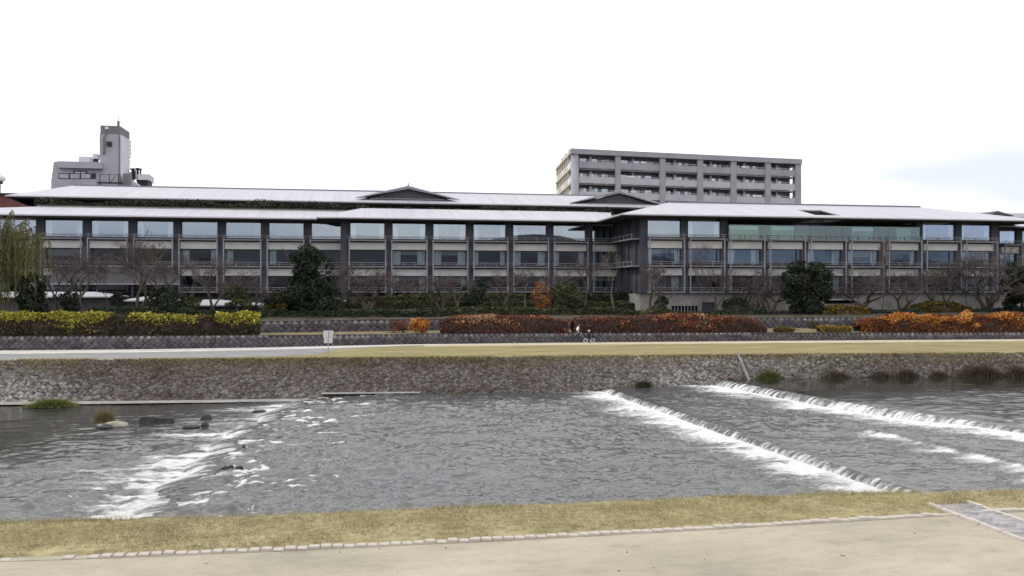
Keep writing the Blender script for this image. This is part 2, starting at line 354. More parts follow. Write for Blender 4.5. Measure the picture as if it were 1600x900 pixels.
# planting bed behind the wall, second wall, garden
W2 = 5.2                                                  # depth of the bed
V, Q = strip(lambda x: wall_base(x) + .25, lambda x: wall_base(x) + W2 + .2, lambda x: wall_z(x) - .06, const(.95), XS, 3)
tag(put('planting_bed', mesh_np('planting_bed', V, Q, mat('bed_earth', (.16, .135, .075), .95, .2, 1.2, .4))), 'strip of earth and grass behind the low stone wall', 'planting bed', kind='structure')
def garden_z(x, y):
    f = np.clip((np.asarray(y) - (wall_base(x) + W2)) / 14.0, 0, 1)
    return 2.0 + np.where(np.asarray(x) < 26, .9 * f, .5 * f)
gx = np.linspace(X0, X1, 120); V = []
for j in range(14):
    yy = wall_base(gx) + W2 + .1 + (104 - wall_base(gx) - W2) * j / 13; V.append(np.stack([gx, yy, garden_z(gx, yy)], 1))
n = len(gx); i = np.arange(n - 1)
tag(put('garden', mesh_np('garden', np.concatenate(V), np.concatenate([np.stack([j*n+i, j*n+i+1, (j+1)*n+i+1, (j+1)*n+i], 1) for j in range(13)]), M_soil)),
    'rising garden ground in front of the hotel', 'garden', kind='structure')

# near bank: path, grass verge, slope, embankment under the camera
YK = line([G(x, y)[:2] for x, y in ((-200, 885), (0, 875), (200, 868.5), (400, 860.5), (800, 842), (1100, 826), (1460, 805), (1800, 786))])
near_edge = line([G(x, y)[:2] for x, y in ((-300, 832), (0, 818), (400, 806), (800, 790), (1150, 776), (1600, 766), (1900, 757))])
XN = np.linspace(-40, 45, 171)
V, Q = strip(const(7.5), lambda x: YK(x), const(0), const(0), XN, 8)
tag(put('path', mesh_np('path', V, Q, M_path)), 'wide tan dirt path along the near river bank', 'path', kind='structure')
V1, Q1 = strip(lambda x: YK(x), near_edge, const(.0), const(.0), XN, 5)
V1[:, 2] += .05 * (fbm(V1[:, 0] * .9, V1[:, 1] * .9) - .4) * (V1[:, 1] > YK(V1[:, 0]) + .05)
V2, Q2 = strip(near_edge, lambda x: near_edge(x) + 2.6, const(0), const(-2.9), XN, 5)
V2[:len(XN), 2] = V1[-len(XN):, 2]
tag(put('grass_verge', mesh_np('grass_verge', np.concatenate([V1, V2]), np.concatenate([Q1, Q2 + len(V1)]), M_lawn)),
    'dry grass verge between near path and river', 'verge', kind='structure')
V, Q = strip(const(-1.2), const(7.5), const(3.4), const(0), XN, 3)
V2, Q2 = strip(const(-60), const(-1.2), const(3.4), const(3.4), XN, 2)
tag(put('raised_bank', mesh_np('raised_bank', np.concatenate([V, V2]), np.concatenate([Q, Q2 + len(V)]), M_lawn)), 'grassy raised bank where the photographer stands', 'bank', kind='structure')

# ------------------------------------------------------------------ the river
def crest(pts, z):
    p = sorted(((G(x, y, z)[1], G(x, y, z)[0]) for x, y in pts)); ys = np.array([a for a, _ in p]); xs = np.array([c for _, c in p])
    s0 = (xs[1] - xs[0]) / (ys[1] - ys[0]); s1 = (xs[-1] - xs[-2]) / (ys[-1] - ys[-2])
    def f(y):
        y = np.asarray(y, float)
        return np.where(y < ys[0], xs[0] + s0 * (y - ys[0]), np.where(y > ys[-1], xs[-1] + s1 * (y - ys[-1]), np.interp(y, ys, xs)))
    return f
crestL = crest(((490, 621), (440, 646), (405, 668), (372, 700), (340, 730), (300, 772), (262, 806)), Z_MAIN)
crest1 = crest(((955, 606), (1200, 687), (1435, 763)), Z_MID)
crest2 = crest(((1160, 597.5), (1325, 627), (1450, 645), (1600, 667)), Z_UP)
YW = np.concatenate([np.arange(19.5, 34, .10), np.arange(34, 50, .14), np.arange(50, 64.5, .22)])
def crestLn(y): return crestL(y) + .9 * (fbm(y * .8, y * 0 + 4) - .5) * 2
def pool(xa, xb, nx, zf, foamf, chopf, amp):
    s = np.linspace(0, 1, nx)[None, :]; Y = YW[:, None] + 0 * s; X = xa(YW)[:, None] * (1 - s) + xb(YW)[:, None] * s
    da = X - xa(YW)[:, None]; db = xb(YW)[:, None] - X
    A = amp(X, Y, da, db) * (.15 + .85 * sstep(0, 1.2, da) * sstep(0, 1.2, db)) * (.75 + .6 * fbm(X * .12 + 3, Y * .2, 3))
    wx = X + 1.1 * (vn(X * .7 + 5, Y * .9) - .5) + .25 * Y; wy = Y + .8 * (vn(X * .8, Y * .8 + 9) - .5) - .12 * X
    Z = zf(X, Y, da, db) + A * ((fbm(wx * 1.75, wy * 2.8, 3) - .5) * 1.1 + (vn(wx * 5.0 + 40, wy * 5.4) - .5) * .42 + (vn(X * .45, Y * .6) - .5) * 1.0)
    ny, m = Y.shape; i = np.arange((ny - 1) * m).reshape(ny - 1, m)[:, :-1].ravel()
    Q = np.stack([i, i + 1, i + m + 1, i + m], 1)
    return np.stack([X, Y, Z], -1).reshape(-1, 3), Q, foamf(X, Y, da, db).ravel(), (chopf(X, Y, da, db) * (.62 + .75 * fbm(X * .11 + 7, Y * .22, 3))).ravel()
def streak(X, Y, k=1.0): return fbm(X * .35 * k, Y * 1.3 * k, 5)
pools = []
# below the rapids on the left
pools.append(pool(lambda y: np.full_like(y, X0), lambda y: crestLn(y) - 1.35, 420, lambda X, Y, a, b: Z_LOW + 0 * X,
    lambda X, Y, a, b: np.clip(.72 * np.exp(-b / (2.2 + 8.5 * sstep(.40, .7, fbm(Y * .42, Y*0 + 8, 3)))) * (.15 + 1.7 * streak(X * 1.4, Y * 1.3)) + .52 * sstep(.55, .68, streak(X + 9, Y * .9)) * np.exp(-b / 9) * sstep(42, 32, Y), 0, .75),
    lambda X, Y, a, b: .12 + .75 * np.exp(-b / 9) + .35 * sstep(46, 36, Y), lambda X, Y, a, b: .025 + .16 * np.exp(-b / 6) + .07 * sstep(47, 36, Y)))
# main pool
pools.append(pool(lambda y: crestLn(y) + .0, lambda y: crest1(y) - .5, 430, lambda X, Y, a, b: Z_MAIN - .10 * np.exp(-a / 2.0),
    lambda X, Y, a, b: np.clip(np.maximum(.36 + .46 * np.clip(1 - b / 3.4, -1, 1) + .55 * (streak(X * .8, Y * 1.1) - .5) * sstep(0, .8, b), .68 * np.exp(-a / 5.5) * sstep(.42, .66, streak(X * 2.0 + 3, Y * 1.5)) + .58 * np.exp(-a / 11) * sstep(.53, .66, streak(X * 4.0 + 31, Y * 2.6))), 0, .8),
    lambda X, Y, a, b: np.minimum(1.0, .78 + .5 * np.exp(-a / 6) + .3 * np.exp(-b / 3)), lambda X, Y, a, b: .145 + .14 * np.exp(-a / 5) + .05 * np.exp(-b / 3)))
# between the weirs
w3 = crest(((1455, 697), (1520, 712), (1600, 733), (1700, 762)), Z_MID)
pools.append(pool(lambda y: crest1(y) + .0, lambda y: crest2(y) - .75, 420, lambda X, Y, a, b: Z_MID - .05 * np.exp(-a / .5) + .22 * sstep(-.3, .5, X - w3(Y)) * sstep(41, 36, Y),
    lambda X, Y, a, b: np.clip(np.maximum(.40 + .46 * np.clip(1 - b / 3.4, -1, 1) + .55 * (streak(X * .8 + 5, Y * 1.1) - .5) * sstep(0, .8, b),
        (.26 + .44 * np.clip(1 - (w3(Y) - X) / 3.0, -1, 1) + .6 * (streak(X * .8, Y * 1.1) - .5)) * sstep(-.5, .1, w3(Y) - X) * sstep(41, 36, Y)), 0, .8),
    lambda X, Y, a, b: .62 + .3 * np.exp(-b / 4), lambda X, Y, a, b: .095 + .06 * np.exp(-b / 4)))
# above the upper weir
pools.append(pool(lambda y: crest2(y), lambda y: np.full_like(y, X1), 300, lambda X, Y, a, b: Z_UP - .05 * np.exp(-a / .5),
    lambda X, Y, a, b: 0 * X, lambda X, Y, a, b: .06 + .5 * sstep(52, 45, Y + .03 * X), lambda X, Y, a, b: .012 + .07 * sstep(53, 45, Y)))
# the broken step of the rapids
def fall(cf, top, bot, run, foam0, seed, cords, back=.0, amp_=.014):
    y = np.arange(19.5, 64.5, .085); m = 9; V = []; fo = []; n = len(y); nx_ = np.gradient(cf(y), y); L = np.sqrt(1 + nx_**2)
    s = np.concatenate([[0], np.cumsum(.085 * L[1:])])
    cord = (.5 + .5 * np.sin(s * 2*math.pi / cords + 7.0 * fbm(s * .5, s*0 + seed, 3))) ** .7 * (.6 + .8 * vn(s * .8, s * 0 + seed))
    for j in range(m):
        f = j / (m - 1); drop = sstep(.0, 1.0, f ** 1.3); out = run * f ** .75
        dx = -out * (1 + .16 * (cord - .5) * f)
        z = top + back * (1 - f) - (top - bot + .05) * (f ** 1.8) + amp_ * (cord - .5) * math.sin(math.pi * min(1, f * 1.15)) + .05 * (fbm(s * 2.2, s * 0 + seed + f * 2.0) - .5) * f
        V.append(np.stack([cf(y) + dx, y + dx * -nx_ * .25, z], 1))
        fo.append(np.clip(foam0 * (.70 + .42 * f) * min(1, .55 + 4 * f) + .14 * (cord - .5) + .55 * (fbm(s * 4.5, s*0 + f * .8 + seed, 3) - .5) + .3 * (fbm(s * .25, s*0 + seed, 2) - .5), 0, .75) * (f > .01))
    i = np.arange(n - 1); Q = np.concatenate([np.stack([j*n+i, (j+1)*n+i, (j+1)*n+i+1, j*n+i+1], 1) for j in range(m - 1)])
    return np.concatenate(V), Q, np.concatenate(fo)
Vr, Qr, Fr_ = fall(crestLn, Z_MAIN - .10, Z_LOW, 1.5, .60, 7.0, 1.7)
pools.append((Vr, Qr, Fr_, np.full(len(Vr), .9)))
V = []; Q = []; fo = []; ch = []; off = 0
for v, q, f, c in pools: V.append(v); Q.append(q + off); fo.append(f); ch.append(c); off += len(v)
rm = mesh_np('river', np.concatenate(V), np.concatenate(Q), M_water, True, attrs={'foam': np.concatenate(fo), 'chop': np.concatenate(ch)})
tag(put('river', rm), 'shallow choppy grey river with foaming rapids', 'river', kind='structure')
def weir(cf, top, bot, run, foam0, seed, cords, label, loc):
    t = empty('weir', loc, label, 'weir', 'low weirs across the river')
    V, Q, fo = fall(cf, top, bot, run, foam0, seed, cords)
    o = put('falling_water', mesh_np('falling_water', V - np.array(loc), Q, M_water, True, attrs={'foam': fo, 'chop': np.full(len(V), .25)}), t)
    y = np.linspace(19.5, 63.5, 60); c = cf(y); a = np.stack([c - .04, y, y * 0 + top - .10], 1); bq = a + [.9, 0, 0]; d = a - [.12, 0, 1.2]; e_ = bq - [0, 0, 1.2]
    n = len(y); i = np.arange(n - 1)
    put('concrete_sill', mesh_np('concrete_sill', np.concatenate([a, bq, d, e_]) - np.array(loc), np.concatenate([np.stack([i, i+1, n+i+1, n+i], 1), np.stack([2*n+i, 2*n+i+1, i+1, i], 1), np.stack([n+i, n+i+1, 3*n+i+1, 3*n+i], 1)]), M_concg), t)
    return t
weir(crest1, Z_MID - .05, Z_MAIN, .55, .59, 2.0, .40, 'long low weir spilling diagonally down the middle of the river', (float(crest1(40.)), 40, -3.3))
weir(crest2, Z_UP - .05, Z_MID, .80, .67, 12.0, .5, 'taller weir farther upstream with ropy white water', (float(crest2(48.)), 48, -3.3))

# ------------------------------------------------------------------ stones: embankment, walls, kerb, pavers
def stones(cx, cy_, cz, ux, uy, uz, w, h, nrm, depth, jit, diamond=False):
    """blunt four-sided stones: centres (n,3); u along, v across given as unit vectors"""
    n = len(cx); C = np.stack([cx, cy_, cz], 1); U = np.array(ux)[None] * np.ones((n, 1)); Vv = np.array(uy)[None] * np.ones((n, 1)); Nn = np.array(nrm)[None] * np.ones((n, 1))
    cor = np.array([(0, -1), (1, 0), (0, 1), (-1, 0)]) if diamond else np.array([(-1, -1), (1, -1), (1, 1), (-1, 1)])
    out = []
    for lev, sc in ((0, 1.0), (1, .66)):
        for a, b_ in cor:
            j = 1 + jit * (RN.random((n, 1)) - .5); k = 1 + jit * (RN.random((n, 1)) - .5)
            out.append(C + U * (w[:, None] * .5 * a * sc * j) + Vv * (h[:, None] * .5 * b_ * sc * k) + Nn * (depth[:, None] * lev))
    V = np.stack(out, 1).reshape(-1, 3); i = np.arange(n)[:, None] * 8
    Q = np.concatenate([i + np.array(q)[None] for q in ((4, 5, 6, 7), (0, 1, 5, 4), (1, 2, 6, 5), (2, 3, 7, 6), (3, 0, 4, 7))])
    return V, Q
# embankment cobbles
rows = 32; SL = 3.4 * math.sqrt(1 + K * K); cs = []; 
for r in range(rows):
    f = .02 + .98 * (r + .5) / rows
    x = np.arange(X0, X1, .33) + (.165 if r % 2 else 0); x = x + (RN.random(len(x)) - .5) * .13
    cs.append(np.stack([x, np.full(len(x), f)], 1))
cs = np.concatenate(cs); x, f = cs[:, 0], cs[:, 1] + (RN.random(len(cs)) - .5) * .03
sl_n = np.array([0, -1, K]) / math.sqrt(1 + K * K); sl_v = np.array([0, K, 1]) / math.sqrt(1 + K * K)
zz = -3.4 * f; yy = bank_top(x) + zz * K
n = len(x); V, Q = stones(x, yy, zz, (1, 0, 0), sl_v, None, .31 + .12 * RN.random(n), .24 + .11 * RN.random(n), sl_n, (.022 + .05 * RN.random(n)) * sstep(0, .06, f), .5, True)
pat = fbm(x * .09, zz * .6 + 7, 4)
lft = sstep(-14, -24, x)                                  # paler, cleaner cobbles on the left
tone = np.clip(.36 + .46 * (RN.random(n) - .4) + .7 * (pat - .5) + .16 * lft + .30 * lft * sstep(-.3, -1.6, zz) + .1 * sstep(18, 26, x), 0, 1)
st = put('cobbles', mesh_np('cobbles', V, Q, M_stone, tone=np.repeat(tone, 8)), bank); st['kind'] = 'stuff'
# a pale concrete rib down the slope beside the upper weir and a ledge at the water on the left
xr = PX(1150, float(bank_top(PX(1150, 60))))
b = MB(); p = lambda x, d: (x, float(bank_top(x)) - K * d - .13, -d + .13)
b.prism([p(xr, -.02), p(xr + .14, -.02), p(xr + .50, 2.6), p(xr + .36, 2.6)], (0, -.10, .10)); b.build('concrete_rib', M_concg, bank)
xs = np.linspace(X0, float(crestL(58.)), 50)
V, Q = strip(lambda x: bank_top(x) - K * 2.7 - .75 - .3 * vn(x * .3, x * 0), lambda x: bank_top(x) - K * 2.45, const(Z_LOW + .07), const(Z_LOW + .14), xs, 3)
put('ledge', mesh_np('ledge', V, Q, M_concg), bank)
V, Q = strip(lambda x: bank_top(x) - K * 2.35 - .5, lambda x: bank_top(x) - K * 2.05, const(Z_MAIN + .09), const(Z_MAIN + .14), np.linspace(float(crestL(58.)) + .3, G(655, 613, Z_MAIN)[0], 20), 3)
put('ledge', mesh_np('ledge', V, Q, M_concg), bank)

def stone_wall(name, yf, zb, zt, xa, xb, label, sx, sz):
    """a low wall of stones set on their corners"""
    xs = np.linspace(xa, xb, 100); t = empty(name, (0.5 * (xa + xb), float(yf(0.5 * (xa + xb))), 0.0), label, 'wall')
    V, Q = strip(yf, lambda x: yf(x) + .12, zb, lambda x: zt(x) - .02, xs); V2, Q2 = strip(lambda x: yf(x) + .12, lambda x: yf(x) + .6, lambda x: zt(x) - .02, lambda x: zt(x) - .02, xs)
    off = np.array(t.location); 
    put('backing', mesh_np('backing', np.concatenate([V, V2]) - off, np.concatenate([Q, Q2 + len(V)]), M_mortar), t)
    C = []; nr = int(3.0 / sz) + 1
    for r in range(nr):
        x = np.arange(xa, xb, sx) + (sx / 2 if r % 2 else 0); x = x + (RN.random(len(x)) - .5) * sx * .22
        C.append(np.stack([x, zb(x) + (r + .35) * sz * .5], 1))
    C = np.concatenate(C); C = C[C[:, 1] < zt(C[:, 0]) - sz * .15]; x, z = C[:, 0], C[:, 1]; n = len(x)
    V, Q = stones(x, yf(x) + .02, z, (1, 0, 0), (0, .12, .99), None, sx * (.93 + .2 * RN.random(n)), sz * (.93 + .2 * RN.random(n)), (0, -1, .1), .04 + .07 * RN.random(n), .3, True)
    top = (z > zt(x) - sz * .55)
    V[:, 2] = np.minimum(V[:, 2], zt(V[:, 0]))
    tone = np.clip(.30 + .5 * (RN.random(n) - .45) + .4 * (fbm(x * .15, z) - .5) + .28 * top, 0, 1)
    o = put('stones', mesh_np('stones', V - off, Q, M_wstone, tone=np.repeat(tone, 8)), t); o['kind'] = 'stuff'
    return t
stone_wall('stone_wall', lambda x: wall_base(x) - .28, const(-.05), wall_z, X0, X1, 'long low wall of diagonal grey stones along the far path', .46, .46)
stone_wall('retaining_wall', lambda x: wall_base(x) + W2, const(.85), const(1.98), PX(380, 78), X1, 'second stone wall set back behind the planting bed', .6, .55)

# kerb: single stones along the near path
kerb = tag(put('kerb', mesh_np('kerb', *strip(lambda x: YK(x) - .11, lambda x: YK(x) + .10, const(.006), const(.006), XN, 2), M_path)), 'row of small pale kerb stones edging the near path', 'kerb', kind='structure')
b = MB(); w, d, h = .100, .075, .045
b.add([(-w,-d,-.05),(w,-d,-.05),(w,d,-.05),(-w,d,-.05),(-w,-d,h-.015),(w,-d,h-.015),(w,d,h-.015),(-w,d,h-.015),(-w+.012,-d+.012,h),(w-.012,-d+.012,h),(w-.012,d-.012,h),(-w+.012,d-.012,h)],
      [(0,1,5,4),(1,2,6,5),(2,3,7,6),(3,0,4,7),(4,5,9,8),(5,6,10,9),(6,7,11,10),(7,4,8,11),(8,9,10,11)])
km = b.mesh('kerb_stone', M_kerb)
xk = -9.4; ki = 0
xend = G(1462, 805)[0]
while xk < 16.5:
    if (xk < xend or xk > xend + 1.25) and not (xk < -4.3 and R.random() < .35):
        o = put('kerb_stone', km, kerb, (xk, float(YK(xk)) + R.uniform(-.012, .012), .006 + R.uniform(-.022, .012) - (.012 if xk < -4.3 else 0)), rotz=math.atan2(float(YK(xk + .2) - YK(xk)), .2) + R.uniform(-.05, .05))
        o.scale = (R.uniform(.92, 1.04), R.uniform(.9, 1.08), 1)
    xk += .222
# paved cross path on the right
xa, xb2 = G(1448, 790)[0] + .1, G(1448, 790)[0] + 1.12; y0, y1 = 9.0, G(1450, 789)[1]
b = MB(); b.box(xa, xb2, y0, y1, -.05, .012)
ramp = tag(b.build('paved_path', M_mortar), 'narrow purple paved path crossing the near path on the right', 'path', kind='structure')
px_, py_ = np.meshgrid(np.arange(xa + .11, xb2 - .05, .205), np.arange(y0, y1 - .04, .105)); px_ = px_ + np.where(np.arange(px_.shape[0]) % 2, .1, 0)[:, None] - .02
px_, py_ = px_.ravel(), py_.ravel(); n = len(px_)
V, Q = stones(px_, py_, np.full(n, .012), (1, 0, 0), (0, 1, 0), None, np.full(n, .205), np.full(n, .108), (0, 0, 1), .012 + .008 * RN.random(n), .03)
V[:, 0] = np.clip(V[:, 0], xa, xb2)
o = put('pavers', mesh_np('pavers', V, Q, M_paver, tone=np.repeat(RN.random(n), 8)), ramp); o['kind'] = 'stuff'
for s, xe in ((-1, xa), (1, xb2)):
    b = MB(); yy = y0
    while yy < y1:
        b.box(xe - .05, xe + .05, yy, min(yy + .58, y1 + .02), -.03, .05 + R.uniform(-.006, .006)); yy += .6
    b.build('edging', M_kerb, ramp)

# ------------------------------------------------------------------ the hotel
Z1, Z2, Z3, ZE = 4.62, 7.57, 10.67, 13.15
YC, YL, YR, YS = 100.0, 101.5, 90.5, 95.8               # facade planes: centre, left, right wing, set-back end
hotel = empty('hotel', (20.0, 100.0, 2.0), 'long three-storey hotel with dark frames, wide windows and pale low roofs', 'hotel')
HB = Vector(hotel.location)
_mc = {}
def cached(key, fn):
    if key not in _mc: _mc[key] = fn()
    return _mc[key]
def frame_mesh(w, h):
    def f():
        b = MB(); t = .07
        b.box(0, w, -.04, .06, 0, t); b.box(0, w, -.04, .06, h - t, h); b.box(0, t, -.04, .06, t, h - t); b.box(w - t, w, -.04, .06, t, h - t)
        return b.mesh('window_frame', M_frame)
    return cached(('fr', round(w, 2), round(h, 2)), f)
def pane_mesh(w, h, m=None):
    def f():
        b = MB(); b.box(.07, w - .07, 0, .012, .07, h - .07); return b.mesh('pane', m or M_glass)
    return cached(('pa', round(w, 2), round(h, 2), (m or M_glass).name), f)
def curtain_mesh(w, h):
    def f():
        n = 15; V = []
        for k in range(n):
            q = k / (n - 1) * w; d = .05 * math.sin(k * 1.9) + .02 * math.sin(k * .7); V += [(q, d, 0), (q + .02 * math.sin(k), d * .7, h)]
        b = MB(); b.add(V, [(2*k, 2*k+2, 2*k+3, 2*k+1) for k in range(n - 1)]); return b.mesh('curtain', M_curt, True)
    return cached(('cu', round(w, 2), round(h, 2)), f)
def rel(p): return Vector(p) - HB
def window(x, y, z, w, h, curt=(1, 1), cw=.75):
    o = put('window', frame_mesh(w, h), hotel, rel((x, y, z)))
    put('pane', pane_mesh(w, h), o)
    if z < Z3 and R.random() < .28:                        # a half-drawn roller blind
        d_ = R.choice((.3, .45, .6)); put('blind', cached(('bl', round(w, 2), round(h, 2), d_), lambda: MB().box(.1, w - .1, .30, .32, h * (1 - d_), h - .08).mesh('blind', M_blind)), o)
    for s, c in zip((0, 1), curt):
        if c:
            ww = cw * c; put('curtain', curtain_mesh(ww, h - .1), o, (.06 if s == 0 else w - .06 - ww, .22, .05))
    return o
def hpart(name, b, m, smooth=False): return b.build(name, m, hotel, smooth)
def hbox(name, m, *a): return hpart(name, MB().box(*a), m)
def railing(xa, xb, y, z, name='railing'):
    b = MB(); b.box(xa, xb, y - .025, y + .025, z + .40, z + .45); b.box(xa, xb, y - .015, y + .015, z + .20, z + .23)
    n = max(2, int((xb - xa) / 1.5)); 
    for k in range(n + 1):
        q = xa + .3 + (xb - xa - .6) * k / n; b.box(q - .025, q + .025, y - .02, y + .02, z, z + .40)
    return hpart(name, b, M_post)
def bay(xa, xb, yf, st, top3=True, third=True, curt=None, slab3=True):
    """one bay between two columns: slabs, railings, panels, posts, windows"""
    wl, wr = xa + .43, xb - .43; w = wr - wl
    for k, (zf, zn) in enumerate(((Z1, Z2), (Z2, Z3))):
        if zf == Z1 and st > 1: continue
        zt = zn - 1.15
        hpart('spandrel_panel', MB().box(wl - .02, wr + .02, yf - .42, yf + .1, zt + .02, zn - .30), M_spand)
        c = curt[k] if curt else ((1, 1) if R.random() < .6 else (0, 0))
        window(wl, yf + .08, zf + .12, w, zt - zf - .12, c, R.choice((.6, .75, .75, .95)))
    for z in ([Z1, Z2, Z3] if slab3 else [Z1, Z2]):
        if z == Z1 and st > 1: continue
        hpart('balcony_slab', MB().box(xa + .30, xb - .30, yf - 1.0, yf + .3, z - .16, z), M_slab); railing(xa + .12, xb - .12, yf - .95, z)
    for q in (xa + .36, xb - .36):
        hpart('post', MB().box(q - .06, q + .06, yf - 1.06, yf - .94, Z1 - .2 if st == 1 else Z2 - 1.2, Z3 + .02), M_post)
    if third:
        c = curt[2] if curt else ((1, 1) if R.random() < .75 else (0, 0))
        window(wl, yf + .08, Z3 + .12, w, ZE - .42 - Z3 - .12, c, .62)
def column(x, yf, z0, z1=ZE - .1, w=.86, d=.9): hpart('column', MB().box(x - w/2, x + w/2, yf - .12, yf + d, z0, z1), M_col)

# columns read off the facade
CC = [PX(x, YC) for x in (541, 607, 671, 734, 796, 859, 920)] + [PX(981, YC)]
pl_ = 4.88; CL = [PX(136, YL) + pl_ * k for k in (-3, -2, -1, 0, 1, 2, 3, 4, 5, 6)]; CL = [c for c in CL if c < CC[0] - 1.5] + [CC[0] - .2]
CR = [PX(x, YR) for x in (1006, 1069, 1131, 1193, 1256, 1319, 1377, 1436, 1497)] + [PX(1553, YR)]
for i in range(len(CC) - 1):
    column(CC[i], YC, 3.6)
    bay(CC[i], CC[i+1], YC, 1, curt=(((0,0),(0,0),(1,1)), ((1,1),(1,1),(1,1)), ((1,1),(1,1),(1,1)), ((0,0),(1,1),(1,1)), ((0,1),(1,1),(1,0)), ((0,0),(1,1),(0,0)), ((0,0),(0,1),(0,0)))[i])
hbox('corner_pier', M_col, CC[0] - .65, CC[0] + .1, YC - .5, YL + .5, 3.6, ZE - .1)
for i in range(len(CL) - 1):
    column(CL[i], YL, 3.6); bay(CL[i], CL[i+1], YL, 1, curt=None if i < 5 else ((0, 0), (1, 1) if i % 2 else (1, 0), (0, 0)))
for i in range(len(CR)):
    column(CR[i], YR, 4.5, z1=(ZE - .1 if i in (0, 1, 2, 7, 8, 9) else Z3))
for i in range(len(CR) - 1):
    bay(CR[i], CR[i+1], YR, 1, third=(i in (0, 1, 7, 8)))
# set-back right end
column(PX(1592, YS), YS, 3); bay(PX(1553, YS) + .4, PX(1592, YS), YS, 1); bay(PX(1592, YS), PX(1592, YS) + 4.8, YS, 1); bay(PX(1592, YS) + 4.8, PX(1592, YS) + 9.6, YS, 1)
hbox('side_wall', M_col, CR[-1] + .45, CR[-1] + .75, YR + .1, YS + .4, 2.5, ZE - .1)
# recessed roof terrace of the right wing
tx0, tx1 = CR[2] + .1, CR[7] - .43; yt = YR + 3.2
hbox('terrace_wall', M_col, tx0, tx1, yt + .25, yt + .5, Z3 + 2.0, ZE - .1)
for a, b_ in ((1140, 1186), (1204, 1242), (1330, 1366), (1378, 1424)):
    xa, xb = PX(a, yt), PX(b_, yt); window(xa, yt, Z3 + .05, xb - xa, 2.0, (0, 0))
for a, b_ in ((1131, 1139), (1187, 1203), (1243, 1262), (1300, 1329), (1367, 1377), (1425, 1437)):
    hbox('terrace_pier', M_col, PX(a, yt), PX(b_, yt), yt - .1, yt + .24, Z3, Z3 + 2.0)
hbox('terrace_back', M_inner, PX(1262, yt), PX(1300, yt), yt + 3.0, yt + 3.2, Z3, ZE - .2)
hbox('terrace_seat', M_curt, PX(1276, yt), PX(1302, yt), yt + 1.2, yt + 2.0, Z3, Z3 + 1.15)
bx0, bx1 = CR[2] + .3, CR[7] - .35; npan = 12; pw = (bx1 - bx0) / npan
for k in range(npan):
    hpart('balustrade_panel', MB().box(bx0 + pw * k + .02, bx0 + pw * (k + 1) - .02, YR - .62, YR - .605, Z3 + .02, Z3 + 1.62), M_bal)
    hpart('balustrade_clip', MB().box(bx0 + pw * k - .03, bx0 + pw * k + .03, YR - .66, YR - .58, Z3, Z3 + .35), M_frame)
hbox('terrace_floor', M_concg, CR[2], CR[7], YR - .6, yt + 3.0, Z3 - .25, Z3 - .01)
# flank of the right wing that faces the court, with its own galleries
hbox('side_wall', M_col, CR[0] - .43, CR[0] - .13, YR + .8, YC + 1, 4.4, ZE - .1)
for z in (Z2, Z3):
    hbox('gallery_slab', M_slab, CR[0] - 1.35, CR[0] - .43, YR + .2, YC - 1.1, z - .16, z)
    b = MB(); b.box(CR[0] - 1.33, CR[0] - 1.28, YR + .2, YC - 1.1, z + .42, z + .47)
    for k in range(6): yq = YR + .4 + k * 1.5; b.box(CR[0] - 1.33, CR[0] - 1.28, yq, yq + .05, z, z + .42)
    hpart('railing', b, M_post)
for k in range(3): hbox('flank_pilaster', M_col, CR[0] - .62, CR[0] - .43, YR + 1.2 + 2.8 * k, YR + 2.0 + 2.8 * k, 4.4, ZE - .1)
# insides: floors and back walls so that rooms read as rooms
for (xa, xb, yf) in ((CC[0], CC[-1] + 1, YC), (CL[0], CC[0] - .3, YL), (CR[0], CR[-1], YR), (CR[-1] + .8, CR[-1] + 16, YS)):
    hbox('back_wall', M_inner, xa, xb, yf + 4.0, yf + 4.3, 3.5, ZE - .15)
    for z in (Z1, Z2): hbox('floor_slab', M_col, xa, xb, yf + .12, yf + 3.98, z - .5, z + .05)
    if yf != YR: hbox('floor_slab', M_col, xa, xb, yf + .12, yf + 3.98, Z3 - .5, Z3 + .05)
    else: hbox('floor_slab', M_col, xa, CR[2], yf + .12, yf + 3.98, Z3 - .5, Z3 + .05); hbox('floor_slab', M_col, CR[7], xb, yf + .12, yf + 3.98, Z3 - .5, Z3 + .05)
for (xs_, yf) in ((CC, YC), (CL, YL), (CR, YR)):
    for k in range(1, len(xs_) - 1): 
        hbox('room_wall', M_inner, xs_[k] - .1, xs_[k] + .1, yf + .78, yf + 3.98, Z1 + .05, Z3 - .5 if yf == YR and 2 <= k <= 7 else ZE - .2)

# roofs ------------------------------------------------------------
SLP = .24
def slab_poly(name, m, poly, th=.14): return hpart(name, MB().prism(poly, (0, 0, -th)), m)
YTOP = 104.8
zc = lambda y: ZE + SLP * (y - 97.5)
zl = lambda y: ZE - .06 + SLP * (y - 99.0)
# left lower roof
xe = PX(60, YTOP)
slab_poly('roof', M_roof, [(-52, 99.0, zl(99.0)), (-2.8, 99.0, zl(99.0)), (-2.8, YTOP, zl(YTOP)), (xe, YTOP, zl(YTOP))])
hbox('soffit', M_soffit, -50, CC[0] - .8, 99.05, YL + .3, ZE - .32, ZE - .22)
hbox('eave', M_fascia, -51.5, -5.4, 98.93, 99.0, ZE - .19, ZE - .045)
